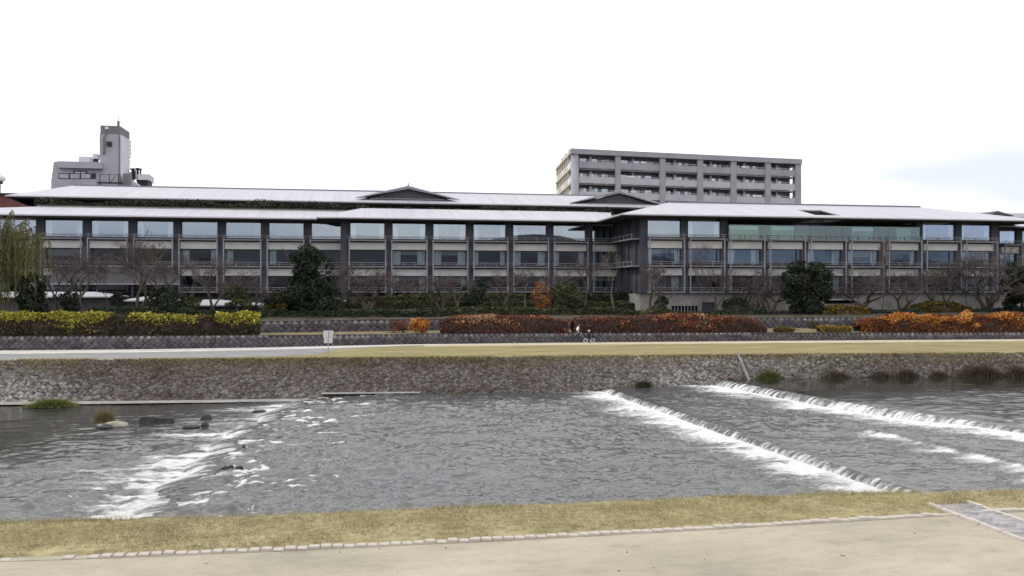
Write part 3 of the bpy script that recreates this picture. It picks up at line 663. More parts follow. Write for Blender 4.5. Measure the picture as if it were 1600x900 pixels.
# centre lower roof
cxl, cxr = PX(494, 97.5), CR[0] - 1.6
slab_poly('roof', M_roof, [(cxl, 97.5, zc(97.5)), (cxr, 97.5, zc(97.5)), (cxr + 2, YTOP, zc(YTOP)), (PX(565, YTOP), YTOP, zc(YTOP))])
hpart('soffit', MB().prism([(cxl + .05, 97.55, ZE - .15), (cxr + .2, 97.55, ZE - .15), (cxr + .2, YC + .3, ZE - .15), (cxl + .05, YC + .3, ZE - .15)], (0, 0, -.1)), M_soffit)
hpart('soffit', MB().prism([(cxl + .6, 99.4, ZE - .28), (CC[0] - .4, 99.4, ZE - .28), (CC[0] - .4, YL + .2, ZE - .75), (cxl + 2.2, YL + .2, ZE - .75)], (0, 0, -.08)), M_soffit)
hbox('eave', M_fascia, cxl, cxr, 97.43, 97.5, ZE - .13, ZE + .005)
# upper roof with two gables
YE2, YR2 = 108.0, 118.5
ze2 = 16.04; zu = lambda y: ze2 + SLP * (y - YE2)
ux0, ux1 = PX(8, YE2), PX(1040, YE2)
rx0, rx1 = PX(115, YR2), PX(1000, YR2)
slab_poly('roof', M_roof, [(ux0, YE2, zu(YE2)), (ux1, YE2, zu(YE2)), (rx1, YR2, zu(YR2)), (rx0, YR2, zu(YR2))])
slab_poly('roof', M_roof, [(rx0, YR2, zu(YR2)), (rx1, YR2, zu(YR2)), (ux1, YR2 + 10.5, ze2), (ux0, YR2 + 10.5, ze2)])
slab_poly('roof', M_roof, [(ux0, YE2, ze2), (rx0, YR2, zu(YR2)), (ux0, YR2 + 10.5, ze2)])
hbox('ridge_cap', M_ridge, rx0, rx1, YR2 - .2, YR2 + .2, zu(YR2) - .02, zu(YR2) + .12)
hbox('eave', M_fascia, ux0, ux1, YE2 - .07, YE2, ze2 - .13, ze2 + .005)
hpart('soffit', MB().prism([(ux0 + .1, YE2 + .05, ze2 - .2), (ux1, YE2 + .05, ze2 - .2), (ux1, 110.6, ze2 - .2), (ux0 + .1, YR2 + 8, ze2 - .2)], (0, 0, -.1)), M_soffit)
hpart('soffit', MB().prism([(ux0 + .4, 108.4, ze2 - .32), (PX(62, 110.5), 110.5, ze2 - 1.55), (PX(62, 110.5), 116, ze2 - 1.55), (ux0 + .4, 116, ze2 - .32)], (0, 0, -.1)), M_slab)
hbox('upper_wall', M_soffit, PX(60, 110.6), ux1, 110.6, 117, 13.5, ze2 - .22)
hbox('terrace_floor', M_concg, PX(60, 105), ux1 + 1, YTOP - .3, 110.5, 14.1, 14.55)
def gable(xa_, xb_, xm_, yb, ya, Y):
    A, B, T = P3(xa_, yb, Y), P3(xb_, yb + 1, Y), P3(xm_, ya, Y)
    zb = (A[2] + B[2]) / 2; A = (A[0], Y, zb); B = (B[0], Y, zb)
    for s, e_ in ((-1, A), (1, B)):
        d = Vector(T) - Vector(e_)
        back = 6.0
        slab_poly('gable_roof', M_roof, [e_, T, (T[0], Y + back, T[2]), (e_[0] + d.x * .55, Y + back, e_[2] + d.z * .55)], .10)
        dn = Vector((0, 0, -.34)); e2 = Vector(e_) + d * .02
        hpart('bargeboard', MB().prism([Vector(e2) + Vector((0, -.02, -.11)), Vector(T) + Vector((0, -.02, -.11)), Vector(T) + dn + Vector((0, -.02, -.08)), Vector(e2) + d * .10 + Vector((0, -.02, -.16))], (0, .1, 0)), M_ridge)
    Mid = ((A[0] + B[0]) / 2, Y, zb)
    q = lambda P: (Mid[0] + (P[0] - Mid[0]) * .72, Y + .75, zb + .05 + (P[2] - zb) * .80)
    hpart('gable_wall', MB().prism([q(A), q(B), q(T)], (0, .2, 0)), M_gable)
    l, r_ = q(A), q(B)
    for k in range(1, 34):                                # upright slats of the gable
        f = k / 34; x_ = l[0] + (r_[0] - l[0]) * f; hh = (q(T)[2] - l[2]) * (1 - abs(2 * f - 1)) - .05
        if hh > .12: hpart('slat', MB().box(x_ - .06, x_ + .06, Y + .69, Y + .75, l[2] + .03, l[2] + hh), M_gable)
    hbox('gable_sill', M_slab, l[0], r_[0], Y + .55, Y + .8, zb - .08, zb + .06)
    hpart('finial', MB().box(T[0] - .07, T[0] + .07, Y + .1, Y + .3, T[2], T[2] + .32), M_ridge)
gable(555, 718, 638, 309.5, 290, 109.5)
gable(890, 1036, 968, 317.5, 297, 109.5)
# right wing hip roof with an opening over the terrace
YRE, YRR = 88.0, 98.0
zr = lambda y: ZE + .03 + SLP * (y - YRE)
rl, rr = PX(970, YRE), PX(1638, YRE); dl, dr = PX(1045, YRR), PX(1437, YRR)
def rp3(x, y): return (x, y, zr(y))
hy0, hy1 = YRE + 1.35, YRE + 5.6
hxa, hxb = PX(1274, hy0), PX(1314, hy0)
slab_poly('roof', M_roof, [rp3(rl, YRE), rp3(dl, YRE), rp3(dl, YRR)])
slab_poly('roof', M_roof, [rp3(dl, YRE), rp3(hxa, YRE), rp3(hxa, YRR), rp3(dl, YRR)])
slab_poly('roof', M_roof, [rp3(hxa, YRE), rp3(hxb, YRE), rp3(hxb, hy0), rp3(hxa, hy0)])
slab_poly('roof', M_roof, [rp3(hxa, hy1), rp3(hxb, hy1), rp3(hxb, YRR), rp3(hxa, YRR)])
slab_poly('roof', M_roof, [rp3(hxb, YRE), rp3(dr, YRE), rp3(dr, YRR), rp3(hxb, YRR)])
slab_poly('roof', M_roof, [rp3(dr, YRE), rp3(rr, YRE), rp3(dr, YRR)])
slab_poly('roof', M_roof, [(rl, YRE, zr(YRE)), (dl, YRR, zr(YRR)), (rl, YRR + 9, zr(YRE))])
slab_poly('roof', M_roof, [(rr, YRE, zr(YRE)), (rr, YRR + 10, zr(YRE)), (dr, YRR, zr(YRR))])
slab_poly('roof', M_roof, [(dl, YRR, zr(YRR)), (dr, YRR, zr(YRR)), (rr, YRR + 10, zr(YRE)), (rl, YRR + 10, zr(YRE))])
hbox('ridge_cap', M_ridge, dl, dr, YRR - .2, YRR + .2, zr(YRR) - .02, zr(YRR) + .14)
hbox('eave', M_fascia, rl, rr, YRE - .07, YRE, zr(YRE) - .13, zr(YRE) + .005)
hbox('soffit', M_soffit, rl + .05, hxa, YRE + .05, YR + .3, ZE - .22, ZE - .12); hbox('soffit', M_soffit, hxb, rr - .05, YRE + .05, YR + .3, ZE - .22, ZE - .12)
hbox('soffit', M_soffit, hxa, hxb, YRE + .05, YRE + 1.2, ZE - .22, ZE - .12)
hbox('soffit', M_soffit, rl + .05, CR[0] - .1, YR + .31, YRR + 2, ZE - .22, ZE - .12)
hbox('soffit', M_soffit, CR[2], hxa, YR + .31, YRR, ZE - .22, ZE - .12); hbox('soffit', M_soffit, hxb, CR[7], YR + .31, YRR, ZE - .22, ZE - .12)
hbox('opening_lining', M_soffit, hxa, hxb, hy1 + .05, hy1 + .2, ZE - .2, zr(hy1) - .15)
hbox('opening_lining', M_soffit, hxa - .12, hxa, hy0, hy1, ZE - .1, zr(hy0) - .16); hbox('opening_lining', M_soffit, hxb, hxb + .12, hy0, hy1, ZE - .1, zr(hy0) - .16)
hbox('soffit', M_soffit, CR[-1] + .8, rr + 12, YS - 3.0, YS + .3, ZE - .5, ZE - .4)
slab_poly('roof', M_roof, [(rr - 3.2, 92.6, ZE - .30), (rr + 14, 92.6, ZE - .30), (rr + 14, 97, ZE + .7), (rr - 3.2, 97, ZE + .7)])
# far roof with a small gable at the right
bxp = [P3(x, y, 118) for x, y in ((1495, 334), (1600, 338), (1640, 340))]
slab_poly('roof', M_ridge, [P3(1492, 335.5, 112), P3(1640, 341, 112), P3(1640, 334, 119), P3(1500, 331.5, 119)])
hpart('gable_wall', MB().prism([P3(1548, 334.5, 111), P3(1586, 337.5, 111), P3(1559, 329.5, 111)], (0, 3, 0)), M_gable)
# roof-garden shrubs on the terrace between lower and upper roof: built with the plants below
# plinth of the right wing: pale concrete garden wall with a door and a grille
yp = YR - 1.35; zp0, zp1 = 1.9, 4.36
def plinth(a, b_, z0=zp0, z1=zp1): hbox('plinth_wall', M_concg, PX(a, yp), PX(b_, yp), yp, yp + .35, z0, z1)
zg = PZ(1070, 478, yp); zd = PZ(1107, 472.5, yp); zs0, zs1 = PZ(1312, 474.5, yp), PZ(1312, 469, yp)
plinth(1000, 1048); plinth(1048, 1092, zg); plinth(1092, 1096); plinth(1096, 1117, zd); plinth(1117, 1288); plinth(1288, 1335, zs1); plinth(1288, 1335, zp0, zs0); plinth(1335, 1590)
hbox('plinth_lintel', M_white, PX(1284, yp), PX(1338, yp), yp - .06, yp - .003, zs1, zs1 + .12)
hbox('plinth_back', M_black, PX(1040, yp), PX(1345, yp), yp + 1.2, yp + 1.3, zp0, zp1 - .1)
hbox('door', M_frame, PX(1097, yp), PX(1116, yp), yp + .2, yp + .26, zp0, zd)
for k in range(9):
    x_ = PX(1049.5 + k * 5.2, yp); hbox('grille_bar', M_post, x_ - .04, x_ + .04, yp + .1, yp + .18, zp0, zg)
hbox('plinth_cap', M_col, PX(1000, yp) - .1, PX(1590, yp), yp - .3, YR + .1, zp1 + .005, Z1 - .17)
hbox('plinth_return', M_concg, PX(1000, yp), PX(1000, yp) + .3, yp + .36, YC, zp0, zp1)
# single-storey dark canopy in front of the left wing
slab_poly('canopy_roof', M_droof, [P3(78, 443.5, 95.5), P3(281, 443.5, 95.5), P3(270, 416, YL - .9), P3(84, 416, YL - .9)], .12)
hbox('canopy_edge', M_post, PX(78, 95.5), PX(281, 95.5), 95.42, 95.5, PZ(180, 444.6, 95.5), PZ(180, 443.2, 95.5))
for x_ in (95, 150, 205, 262): hbox('canopy_post', M_col, PX(x_, 96), PX(x_, 96) + .2, 96, 96.2, 2.5, PZ(x_, 445, 96))
hbox('ground_wall', M_annex, PX(80, YL), CC[0] - .7, YL + .3, YL + .5, 2.5, Z1 - .55)
hbox('ground_wall', M_annex, CC[0], CC[-1] + 2, YC + .3, YC + .5, 2.5, Z1 - .55)
hbox('ground_wall', M_annex, -60, PX(80, YL), YL + .3, YL + .5, 2.5, Z1 - .55)

# garden annexes with bright low roofs on the left
def annex(label, xa_, xb_, ye, Y, hipl, hipr, drop=1.6, rise=.75):
    A, B = P3(xa_, ye, Y), P3(xb_, ye, Y); z = A[2]
    t = empty('garden_annex', ((A[0] + B[0]) / 2, Y + 2.5, z - drop), label, 'annex')
    b = MB(); d = 3.2
    v = [(A[0], Y, z), (B[0], Y, z), (B[0], Y + 2*d, z), (A[0], Y + 2*d, z), (A[0] + hipl, Y + d, z + rise), (B[0] - hipr, Y + d, z + rise)]
    vb = [(p[0], p[1], p[2] - .12) for p in v[:4]]
    b.add(v + vb, [(0, 1, 5, 4), (2, 3, 4, 5), (1, 2, 5), (3, 0, 4), (0, 6, 7, 1), (1, 7, 8, 2), (2, 8, 9, 3), (3, 9, 6, 0), (9, 8, 7, 6)])
    b.build('roof', M_roof, t); MB().box(A[0] + .6, B[0] - .6, Y + .8, Y + 2*d - .8, z - drop, z - .13).build('wall', M_annex, t)
    return t
annex('white-roofed garden annex behind the willow at far left', -70, 176, 463.5, 90.0, 3.0, 2.6, 2.4, .45)
annex('low white-roofed garden annex behind the bare trees', 186, 262, 469.5, 88.0, 1.5, 1.5, 1.7, .35)
annex('white-roofed garden annex beside the big evergreen', 284, 402, 476.8, 86.5, 1.5, 4.2, 1.2, .5)

# ------------------------------------------------------------------ apartment block behind the right wing
def apartment():
    t0 = 166.0; a, b_ = ray(893); C0 = Vector((a * t0, b_ * t0, 0))
    az = math.radians(84.5); D = Vector((math.sin(az), math.cos(az), 0)); azs = math.radians(5.9); S = Vector((math.sin(azs), math.cos(azs), 0)); Nn = S      # the flank runs back along S
    def along(x):                                          # distance along the front for a picture column
        a, b_ = ray(x); # C0 + s D = t (a,b)
        return (C0.x * b_ - C0.y * a) / (D.y * a - D.x * b_)
    top = H + 218 / F * t0
    root = empty('apartment_block', (C0.x + 20 * D.x, C0.y + 20 * D.y, 0), 'grey apartment block with balconies rising behind the hotel roof', 'building')
    def fb(name, m, s0, s1, n0, n1, z0, z1):
        pts = [C0 + D * s0 + Nn * n0, C0 + D * s1 + Nn * n0, C0 + D * s1 + Nn * n1, C0 + D * s0 + Nn * n1]
        return MB().prism([(p.x, p.y, z0) for p in pts], (0, 0, z1 - z0)).build(name, m, root)
    cols = [(893, 905), (961.5, 970), (1031, 1040), (1090, 1099), (1142, 1151), (1196, 1204.5), (1243, 1252)]
    cs_ = [(along(p), along(q)) for p, q in cols]; W = cs_[-1][1]; st = 23.6 / F * t0
    fb('roof_slab', M_aptile, -.1, W + .1, -.25, 14, top - 1.05, top)
    for k, (p, q) in enumerate(cs_):
        if k == 0:                                         # rounded corner pier
            c = C0 + D * (q * .5) + Nn * .7; b = MB(); b.tube([(c.x, c.y, 0), (c.x, c.y, top - 1.06)], q * .5, 14); b.build('corner_pier', M_aptile, root, True)
        else: fb('pier', M_aptile, p, q, 0, 1.6, 0, top - 1.06)
    RA = random.Random(4)
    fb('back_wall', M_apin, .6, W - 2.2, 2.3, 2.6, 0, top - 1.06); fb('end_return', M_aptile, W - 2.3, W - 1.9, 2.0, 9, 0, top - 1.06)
    for r in range(5):
        zt = top - 1.06 - r * st                           # top of the opening
        for k in range(len(cs_) - 1):
            s0, s1 = cs_[k][1] + .02, cs_[k + 1][0] - .02
            zo = zt - 1.35                                  # bottom of opening, top of solid parapet
            fb('parapet', M_aptile if r == 0 else M_apband, s0, s1, .12, .32, zt - st + .32, zo)
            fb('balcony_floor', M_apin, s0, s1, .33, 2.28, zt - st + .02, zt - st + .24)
            b_r = fb('handrail', M_apband, s0, s1, .18, .24, zo + .24, zo + .32)
            n = max(3, int((s1 - s0) / 1.3))
            for q in range(n):
                ss = s0 + (q + .5) * (s1 - s0) / n; fb('baluster', M_apband, ss - .05, ss + .05, .19, .23, zo, zo + .24)
            nw = 3; 
            for q in range(nw):
                wa = s0 + .4 + q * (s1 - s0 - .6) / nw; wb = wa + (s1 - s0 - .6) / nw * RA.uniform(.55, .8)
                if k == len(cs_) - 2 and q == nw - 1: continue
                w_ = fb('window', M_frame, wa, wb, 2.16, 2.29, zt - st + .3, zt - .45)
                p_ = [C0 + D * (wa + .06) + Nn * 2.14, C0 + D * ((wa + wb) / 2 - .03) + Nn * 2.14, C0 + D * ((wa + wb) / 2 + .03) + Nn * 2.13, C0 + D * (wb - .06) + Nn * 2.13]
                for u, v in ((0, 1), (2, 3)):
                    MB().prism([(p_[u].x, p_[u].y, zt - st + .36), (p_[v].x, p_[v].y, zt - st + .36), (p_[v].x, p_[v].y, zt - .51), (p_[u].x, p_[u].y, zt - .51)], (0, .012, 0)).build('pane', M_glass if RA.random() < .6 else M_curt, w_)
            sp = s0 + (s1 - s0) * .34; fb('partition', M_apband, sp - .25, sp + .25, 1.3, 2.27, zt - st + .25, zt - .06)
            if (r, k) in ((0, 1), (1, 1), (2, 1), (2, 4), (0, 4), (1, 3)):
                ss = s0 + (s1 - s0) * RA.uniform(.15, .6); fb('laundry', M_white, ss, ss + RA.uniform(.8, 2.2), .02, .10, zo + .05, zo + .42)
    # beige side with its balconies
    def sb(name, m, d0, d1, o0, o1, z0, z1):               # along S, offset towards the left
        L = Vector((-S.y, S.x, 0)); pts = [C0 + S * d0 + L * o0, C0 + S * d1 + L * o0, C0 + S * d1 + L * o1, C0 + S * d0 + L * o1]
        return MB().prism([(p.x, p.y, z0) for p in pts], (0, 0, z1 - z0)).build(name, m, root)
    LEN = 24
    sb('side_wall', M_apin, 1.3, LEN, -.9, -.6, 0, top - 1.1)
    sb('roof_edge', M_apbeige, 0.2, LEN, -.8, .25, top - .95, top - .4)
    for r in range(5):
        zt = top - 1.06 - r * st
        sb('balcony_floor', M_apbeige, 1.2, LEN, -.55, .3, zt - st - .05, zt - st + .22)
        for q in range(7):
            d0 = 1.6 + q * 3.1; sb('side_panel', M_apbeige if q % 3 else M_white, d0, d0 + 2.3, .16, .24, zt - st + .25, zt - st + 1.35)
            sb('side_post', M_apbeige, d0 + 2.5, d0 + 2.8, -.2, .2, zt - st + .23, zt - .06)
            sb('side_window', M_curt, d0 + .2, d0 + 2.1, -.59, -.52, zt - st + .3, zt - .5)
    for q in (5, 11, 17): sb('vent_pipe', M_apbeige, q, q + .3, -.4, -.1, top - .4, top + .7)
apartment()

# ------------------------------------------------------------------ tower building behind the left wing
def tower():
    Y = 150.0
    root = empty('tower_building', (PX(140, Y), Y + 5, 0), 'lilac-grey building with stair tower behind the left roof', 'building')
    def q(name, m, x0, y0, x1, y1, yf=Y, dep=1.0, parent=None):
        x_0, x_1 = PX(x0, yf), PX(x1, yf); z1 = PZ((x0 + x1) / 2, y0, yf); z0 = PZ((x0 + x1) / 2, y1, yf)
        return MB().box(x_0, x_1, yf, yf + dep, z0, z1).build(name, m, parent or root)
    zb = 0
    b = MB(); xa, xb = PX(79, Y), PX(157, Y)
    p = lambda x, z: (x, Y, z)
    b.prism([p(xa - .2, zb), p(xb, zb), p(xb, PZ(120, 253, Y)), p(PX(84, Y), PZ(84, 252.5, Y)), p(PX(80, Y), PZ(80, 282, Y))], (0, 9, 0)); b.build('main_wall', M_tower, root)
    q('parapet_band', M_tower, 90, 252.5, 158.5, 262.5, Y - 1.0, 1.0)
    w = q('window', M_black, 115, 267, 136, 273, Y - .05, .06); q('pane', M_glass, 117, 268.5, 125, 273, Y - .08, .02, w); q('pane', M_glass, 126.5, 268.5, 134, 273, Y - .08, .02, w)
    q('balcony', M_tower, 80, 280, 150, 300, Y - 2.2, 2.2)
    for x_ in (92, 109, 126):
        f = q('balcony_panel', M_black, x_ - .8, 270.6, x_ + 16.6, 279.6, Y - 2.25, .06); q('pane', M_tower, x_ + .6, 271.8, x_ + 15.2, 278.6, Y - 2.29, .03, f)
    q('balcony_panel', M_black, 143, 270.6, 150, 279.6, Y - 2.0, .06)
    x0, x1 = PX(155.5, Y), PX(187, Y); yb = Y + 5.6; zt = PZ(170, 208.5, Y); zc_ = PZ(170, 196.3, Y)
    MB().box(x0, x1, Y + .01, yb, zb, zt).build('tower_shaft', M_tower, root)
    MB().box(x1 + .003, x1 + .06, Y + .12, yb, zb, zt - .02).build('side_render', M_towlight, root)
    MB().box(x0 + .15, x1 + .08, Y - .06, yb + .1, zt + .003, zc_).build('tower_cap', M_towcap, root)
    MB().box(x1 - .12, x1 + .1, Y - .1, Y + .11, zb, zt).build('downpipe', M_towcap, root)
    q('vent_box', M_black, 166.5, 221, 174, 228, Y - .35, .3)
    q('lamp', M_white, 164, 198, 169, 202, Y - .3, .2)
    b = MB(); pts = [P3(165, 204, Y - .15), P3(165, 211, Y - .15), P3(163.5, 213, Y - .15), P3(163.5, 238, Y - .15), P3(161, 241, Y - .15)]; b.tube(pts, .10, 6); b.build('cable_duct', M_towcap, root)
    b = MB(); b.tube([P3(160.3, 213, Y - .12), P3(160.3, 239, Y - .12)], .12, 6); b.build('cable_duct', M_tower, root)
    b = MB(); T = P3(185, 196.5, Y + 1); b.tube([T, (T[0], T[1], T[2] + .8)], .22, 8); b.tube([(T[0], T[1], T[2] + .8), (T[0], T[1], T[2] + 3.2)], [.05, .02], 5); b.build('antenna', M_towcap, root)
    b = MB(); T = P3(172, 196.5, Y + 2); b.tube([T, (T[0], T[1], T[2] + 4.2)], [.03, .015], 5); b.build('antenna', M_post, root)
    q('penthouse', M_towlight, 123, 244.5, 141, 253, Y + 3, 3)
    tk = q('water_tank', M_towlight, 144.5, 240.5, 152.5, 248, Y + 2, 1.2); q('tank_stand', M_black, 145.5, 248, 152, 253, Y + 2.2, .8)
    for x_ in (156, 170.5, 185): q('rail_post', M_black, x_ - .5, 271.5, x_ + .5, 289, Y - 1.4, .08)
    q('top_rail', M_black, 156, 272.6, 188, 273.4, Y - 1.45, .05); q('bottom_rail', M_black, 152, 284.5, 192, 287, Y - 1.45, .05)
    b = MB(); b.tube([P3(171, 287, Y - 1.3), P3(180, 276, Y - 1.3)], .05, 4); b.build('brace', M_black, root)
    q('stair_wall', M_towcap, 192, 271, 201.5, 300, Y - .5, 2)
    MB().prism([P3(190.5, 262, Y + 6), P3(204, 269, Y + 6), P3(204, 300, Y + 6), P3(190.5, 300, Y + 6)], (0, 2, 0)).build('stair_roof', M_towlight, root)
    MB().prism([P3(202, 279, Y + 1), P3(219, 290.5, Y + 1), P3(219, 300, Y + 1), P3(202, 300, Y + 1)], (0, 2, 0)).build('ramp_wall', M_towlight, root)
    q('rear_balcony', M_towlight, 215, 272, 232, 281, Y + 4, .3)
    MB().prism([P3(232, 272, Y + 4), P3(239, 277.5, Y + 7), P3(239, 287, Y + 7), P3(232, 281, Y + 4)], (.1, .3, 0)).build('rear_balcony', M_towlight, root)
    q('rear_wall', M_black, 214, 281, 231, 300, Y + 4.4, 3)
    for x_, y_, w_, h_ in ((205, 263, 6, 20), (209, 266, 4, 14), (213, 262, 5, 22), (218, 264, 3, 16)): q('equipment', M_black, x_, y_, x_ + w_ * .6, y_ + h_, Y + 5, .5)
    q('equipment_frame', M_black, 202.5, 263, 221, 265, Y + 5, .5)
    for x_, y0 in ((209, 260), (218, 261)): q('antenna', M_post, x_, y0, x_ + .5, 264, Y + 5.2, .05)
    b = MB()
    for y_ in (222, 228, 234, 240, 246, 252): 
        a = P3(200.5, y_, yb - .2); b.box(a[0], a[0] + .45, a[1], a[1] + .06, a[2], a[2] + .08)
    a, c = P3(202.5, 219, yb - .2), P3(202.5, 262, yb - .2); b.box(a[0], a[0] + .07, a[1], a[1] + .07, c[2], a[2]); b.build('ladder', M_post, root)
    b = MB(); a, c = P3(203.8, 219, yb), P3(203.8, 246, yb); b.tube([c, a], .06, 5); b.build('antenna_rod', M_towlight, root)
tower()
# brick-red building at the left edge and the round white dish above it
Y = 126.0; A, B = P3(-60, 306, Y), P3(32.5, 305.5, Y)
t = empty('brick_building', (A[0] + 8, Y, 0), 'dark red building at the left edge behind the hotel', 'building')
MB().box(A[0], B[0], Y, Y + 10, 0, B[2]).build('wall', M_brick, t); MB().box(A[0] - .2, B[0] + .15, Y - .2, Y + 10.2, B[2] + .003, B[2] + .3).build('roof_edge', M_black, t)
D = P3(4, 279, Y + 2)
t = empty('roof_dish', (D[0], Y + 2, B[2] + .3), 'round white dish on a mast at the left edge', 'dish')
b = MB()
for k in range(6):
    a = math.pi * k / 10
rings = [(math.sin(math.pi * .5 * k / 5) * .45, -.25 * (1 - math.cos(math.pi * .5 * k / 5))) for k in range(6)]; vs = []; n = 16
for r_, d_ in rings:
    for j in range(n): q_ = 2 * math.pi * j / n; vs.append((D[0] - .1 + r_ * math.cos(q_), D[1] - d_ - .30, D[2] + r_ * math.sin(q_)))
for r_, d_ in rings[::-1]:
    for j in range(n): q_ = 2 * math.pi * j / n; vs.append((D[0] - .1 + r_ * math.cos(q_), D[1] - d_ * .8 - .05, D[2] + r_ * math.sin(q_)))
m_ = len(rings) * 2
b.add(vs, [(i*n+j, i*n+(j+1)%n, (i+1)*n+(j+1)%n, (i+1)*n+j) for i in range(m_ - 1) for j in range(n)]); b.build('dish', M_white, t, True)
b = MB(); b.tube([(D[0] - .5, D[1] + .3, B[2] + .3), (D[0] - .5, D[1] + .3, D[2] + .6)], .14, 8); b.box(D[0] - .75, D[0] - .1, D[1] - .04, D[1] + .4, D[2] - .75, D[2] - .25); b.build('mast', M_black, t)

# ------------------------------------------------------------------ plants
def leaf_quads(C, size, aspect=.55, up=0.0, along=None):
    n = len(C); a = RN.normal(size=(n, 3)); a /= np.linalg.norm(a, axis=1)[:, None]
    if along is not None: a = a * .5 + along; a /= np.linalg.norm(a, axis=1)[:, None]
    b_ = RN.normal(size=(n, 3)); b_[:, 2] *= (1 - up); b_ -= a * (a * b_).sum(1)[:, None]; b_ /= np.linalg.norm(b_, axis=1)[:, None] + 1e-9
    s = np.asarray(size)[:, None] if np.ndim(size) else np.full((n, 1), size)
    V = np.stack([C - a * s, C + b_ * s * aspect, C + a * s, C - b_ * s * aspect], 1).reshape(-1, 3)
    return V, (np.arange(n)[:, None] * 4 + np.arange(4)[None])
def blades(C, h, w, lean=.35):
    n = len(C); d = RN.normal(size=(n, 3)) * lean; d[:, 2] = 1; s = RN.normal(size=(n, 3)); s[:, 2] = 0; s /= np.linalg.norm(s, axis=1)[:, None]
    h = np.asarray(h)[:, None] * np.ones((n, 1)); V = np.stack([C - s * w, C + s * w, C + d * h], 1).reshape(-1, 3)
    return V, (np.arange(n)[:, None] * 3 + np.arange(3)[None])
def clump_points(clumps, dens):
    P = []; T = []
    for (c, r, tn) in clumps:
        n = int(dens * r[0] * max(r[1], .4) * r[2] ** .5 + 12 * dens ** .3)
        d = RN.normal(size=(n, 3)); d /= np.linalg.norm(d, axis=1)[:, None]
        q = (.35 + .65 * RN.random(n) ** .45) * (1 + .25 * (RN.random(n) - .5))
        P.append(np.array(c) + d * q[:, None] * np.array(r)); T.append(np.full(n, tn))
    return np.concatenate(P), np.concatenate(T)
def trunk_mesh(h, r, forks=4, lean=.1, spread=.5, rr=None, name='trunk', m=None):
    rr = rr or R; b = MB(); pts = [(0, 0, -.3)]; x = y = 0
    for k in range(1, 6):
        x += rr.uniform(-lean, lean) * h * .12; y += rr.uniform(-lean, lean) * h * .12; pts.append((x, y, h * k / 5))
    b.tube(pts, [r * (1.15 - .17 * k) for k in range(6)], 7)
    for k in range(forks):
        p = Vector(pts[rr.randint(2, 4)]); a = rr.uniform(0, 2 * math.pi); L = h * rr.uniform(.3, .55)
        q = p + Vector((math.cos(a) * L * spread, math.sin(a) * L * spread, L * .55)); e_ = q + Vector((math.cos(a) * L * .25, math.sin(a) * L * .25, L * .4))
        b.tube([p, q, e_], [r * .5, r * .33, r * .12], 5)
    return b.mesh(name, m or M_bark)
def leafy(name, label, cat, x, y0, y1, wpx, Y, leafm, nclump=14, leafs=.16, dens=260, shape='round', group=None, trunk=True, flat=1.0, base=None, tonef=None, seed=None):
    """a tree or shrub: px column x, base row y0, top row y1, px width, depth Y"""
    rr = random.Random(seed if seed is not None else int(x * 7 + y1)); X = PX(x, Y); sc = Y / ray(x)[1] / F
    zt = PZ(x, y1, Y); zb = PZ(x, y0, Y) if base is None else base; hh = zt - zb; W = wpx * sc / 2
    t = empty(name, (X, Y, zb), label, cat, group); cl = []
    for k in range(nclump):
        f = (k + .5) / nclump; z = hh * (.10 + .84 * f) if trunk else hh * (.08 + .80 * f)
        if shape == 'cone': w = W * (1.05 - .86 * f) * (.55 + .45 * min(1, f * 6))
        elif shape == 'dome': w = W * math.sqrt(max(.04, 1 - (f * .93) ** 2))
        else: w = W * math.sqrt(max(.05, 1 - (1.75 * (f - .47)) ** 2))
        a = rr.uniform(0, 2 * math.pi) if k else 0; q = w * rr.uniform(.25, .98)
        r0 = max(.26 * w, W * .17) * rr.uniform(.7, 1.5); cl.append(((math.cos(a) * q, math.sin(a) * q * .8, z), (r0 * 1.25, r0 * 1.1, min(r0 * .85, hh * .22) * flat), rr.uniform(-.18, .18)))
        cl.append(((-math.cos(a) * q * rr.uniform(.4, 1.1), -math.sin(a) * q * .8, z + rr.uniform(-.06, .06) * hh), (r0, r0, min(r0 * .75, hh * .2) * flat), rr.uniform(-.18, .18)))
    P, T = clump_points(cl, dens); P = P[:]; keep = P[:, 2] > -.1; P, T = P[keep], T[keep]
    V, Q = leaf_quads(P, leafs * (.6 + .8 * RN.random(len(P))))
    tone = np.clip(.45 + T + .55 * (RN.random(len(P)) - .5), 0, 1)
    if tonef is not None: tone = tonef(P, tone, hh)
    put('crown', mesh_np('crown', V, Q, leafm, tone=np.repeat(tone, 4)), t)
    if trunk: put('trunk', trunk_mesh(hh * .8, max(.07, W * .07), 5, .3, W / hh * 1.3, rr), t)
    else: put('stems', trunk_mesh(hh * .6, max(.04, W * .03), 5, .3, .7, rr, 'stems'), t)
    return t

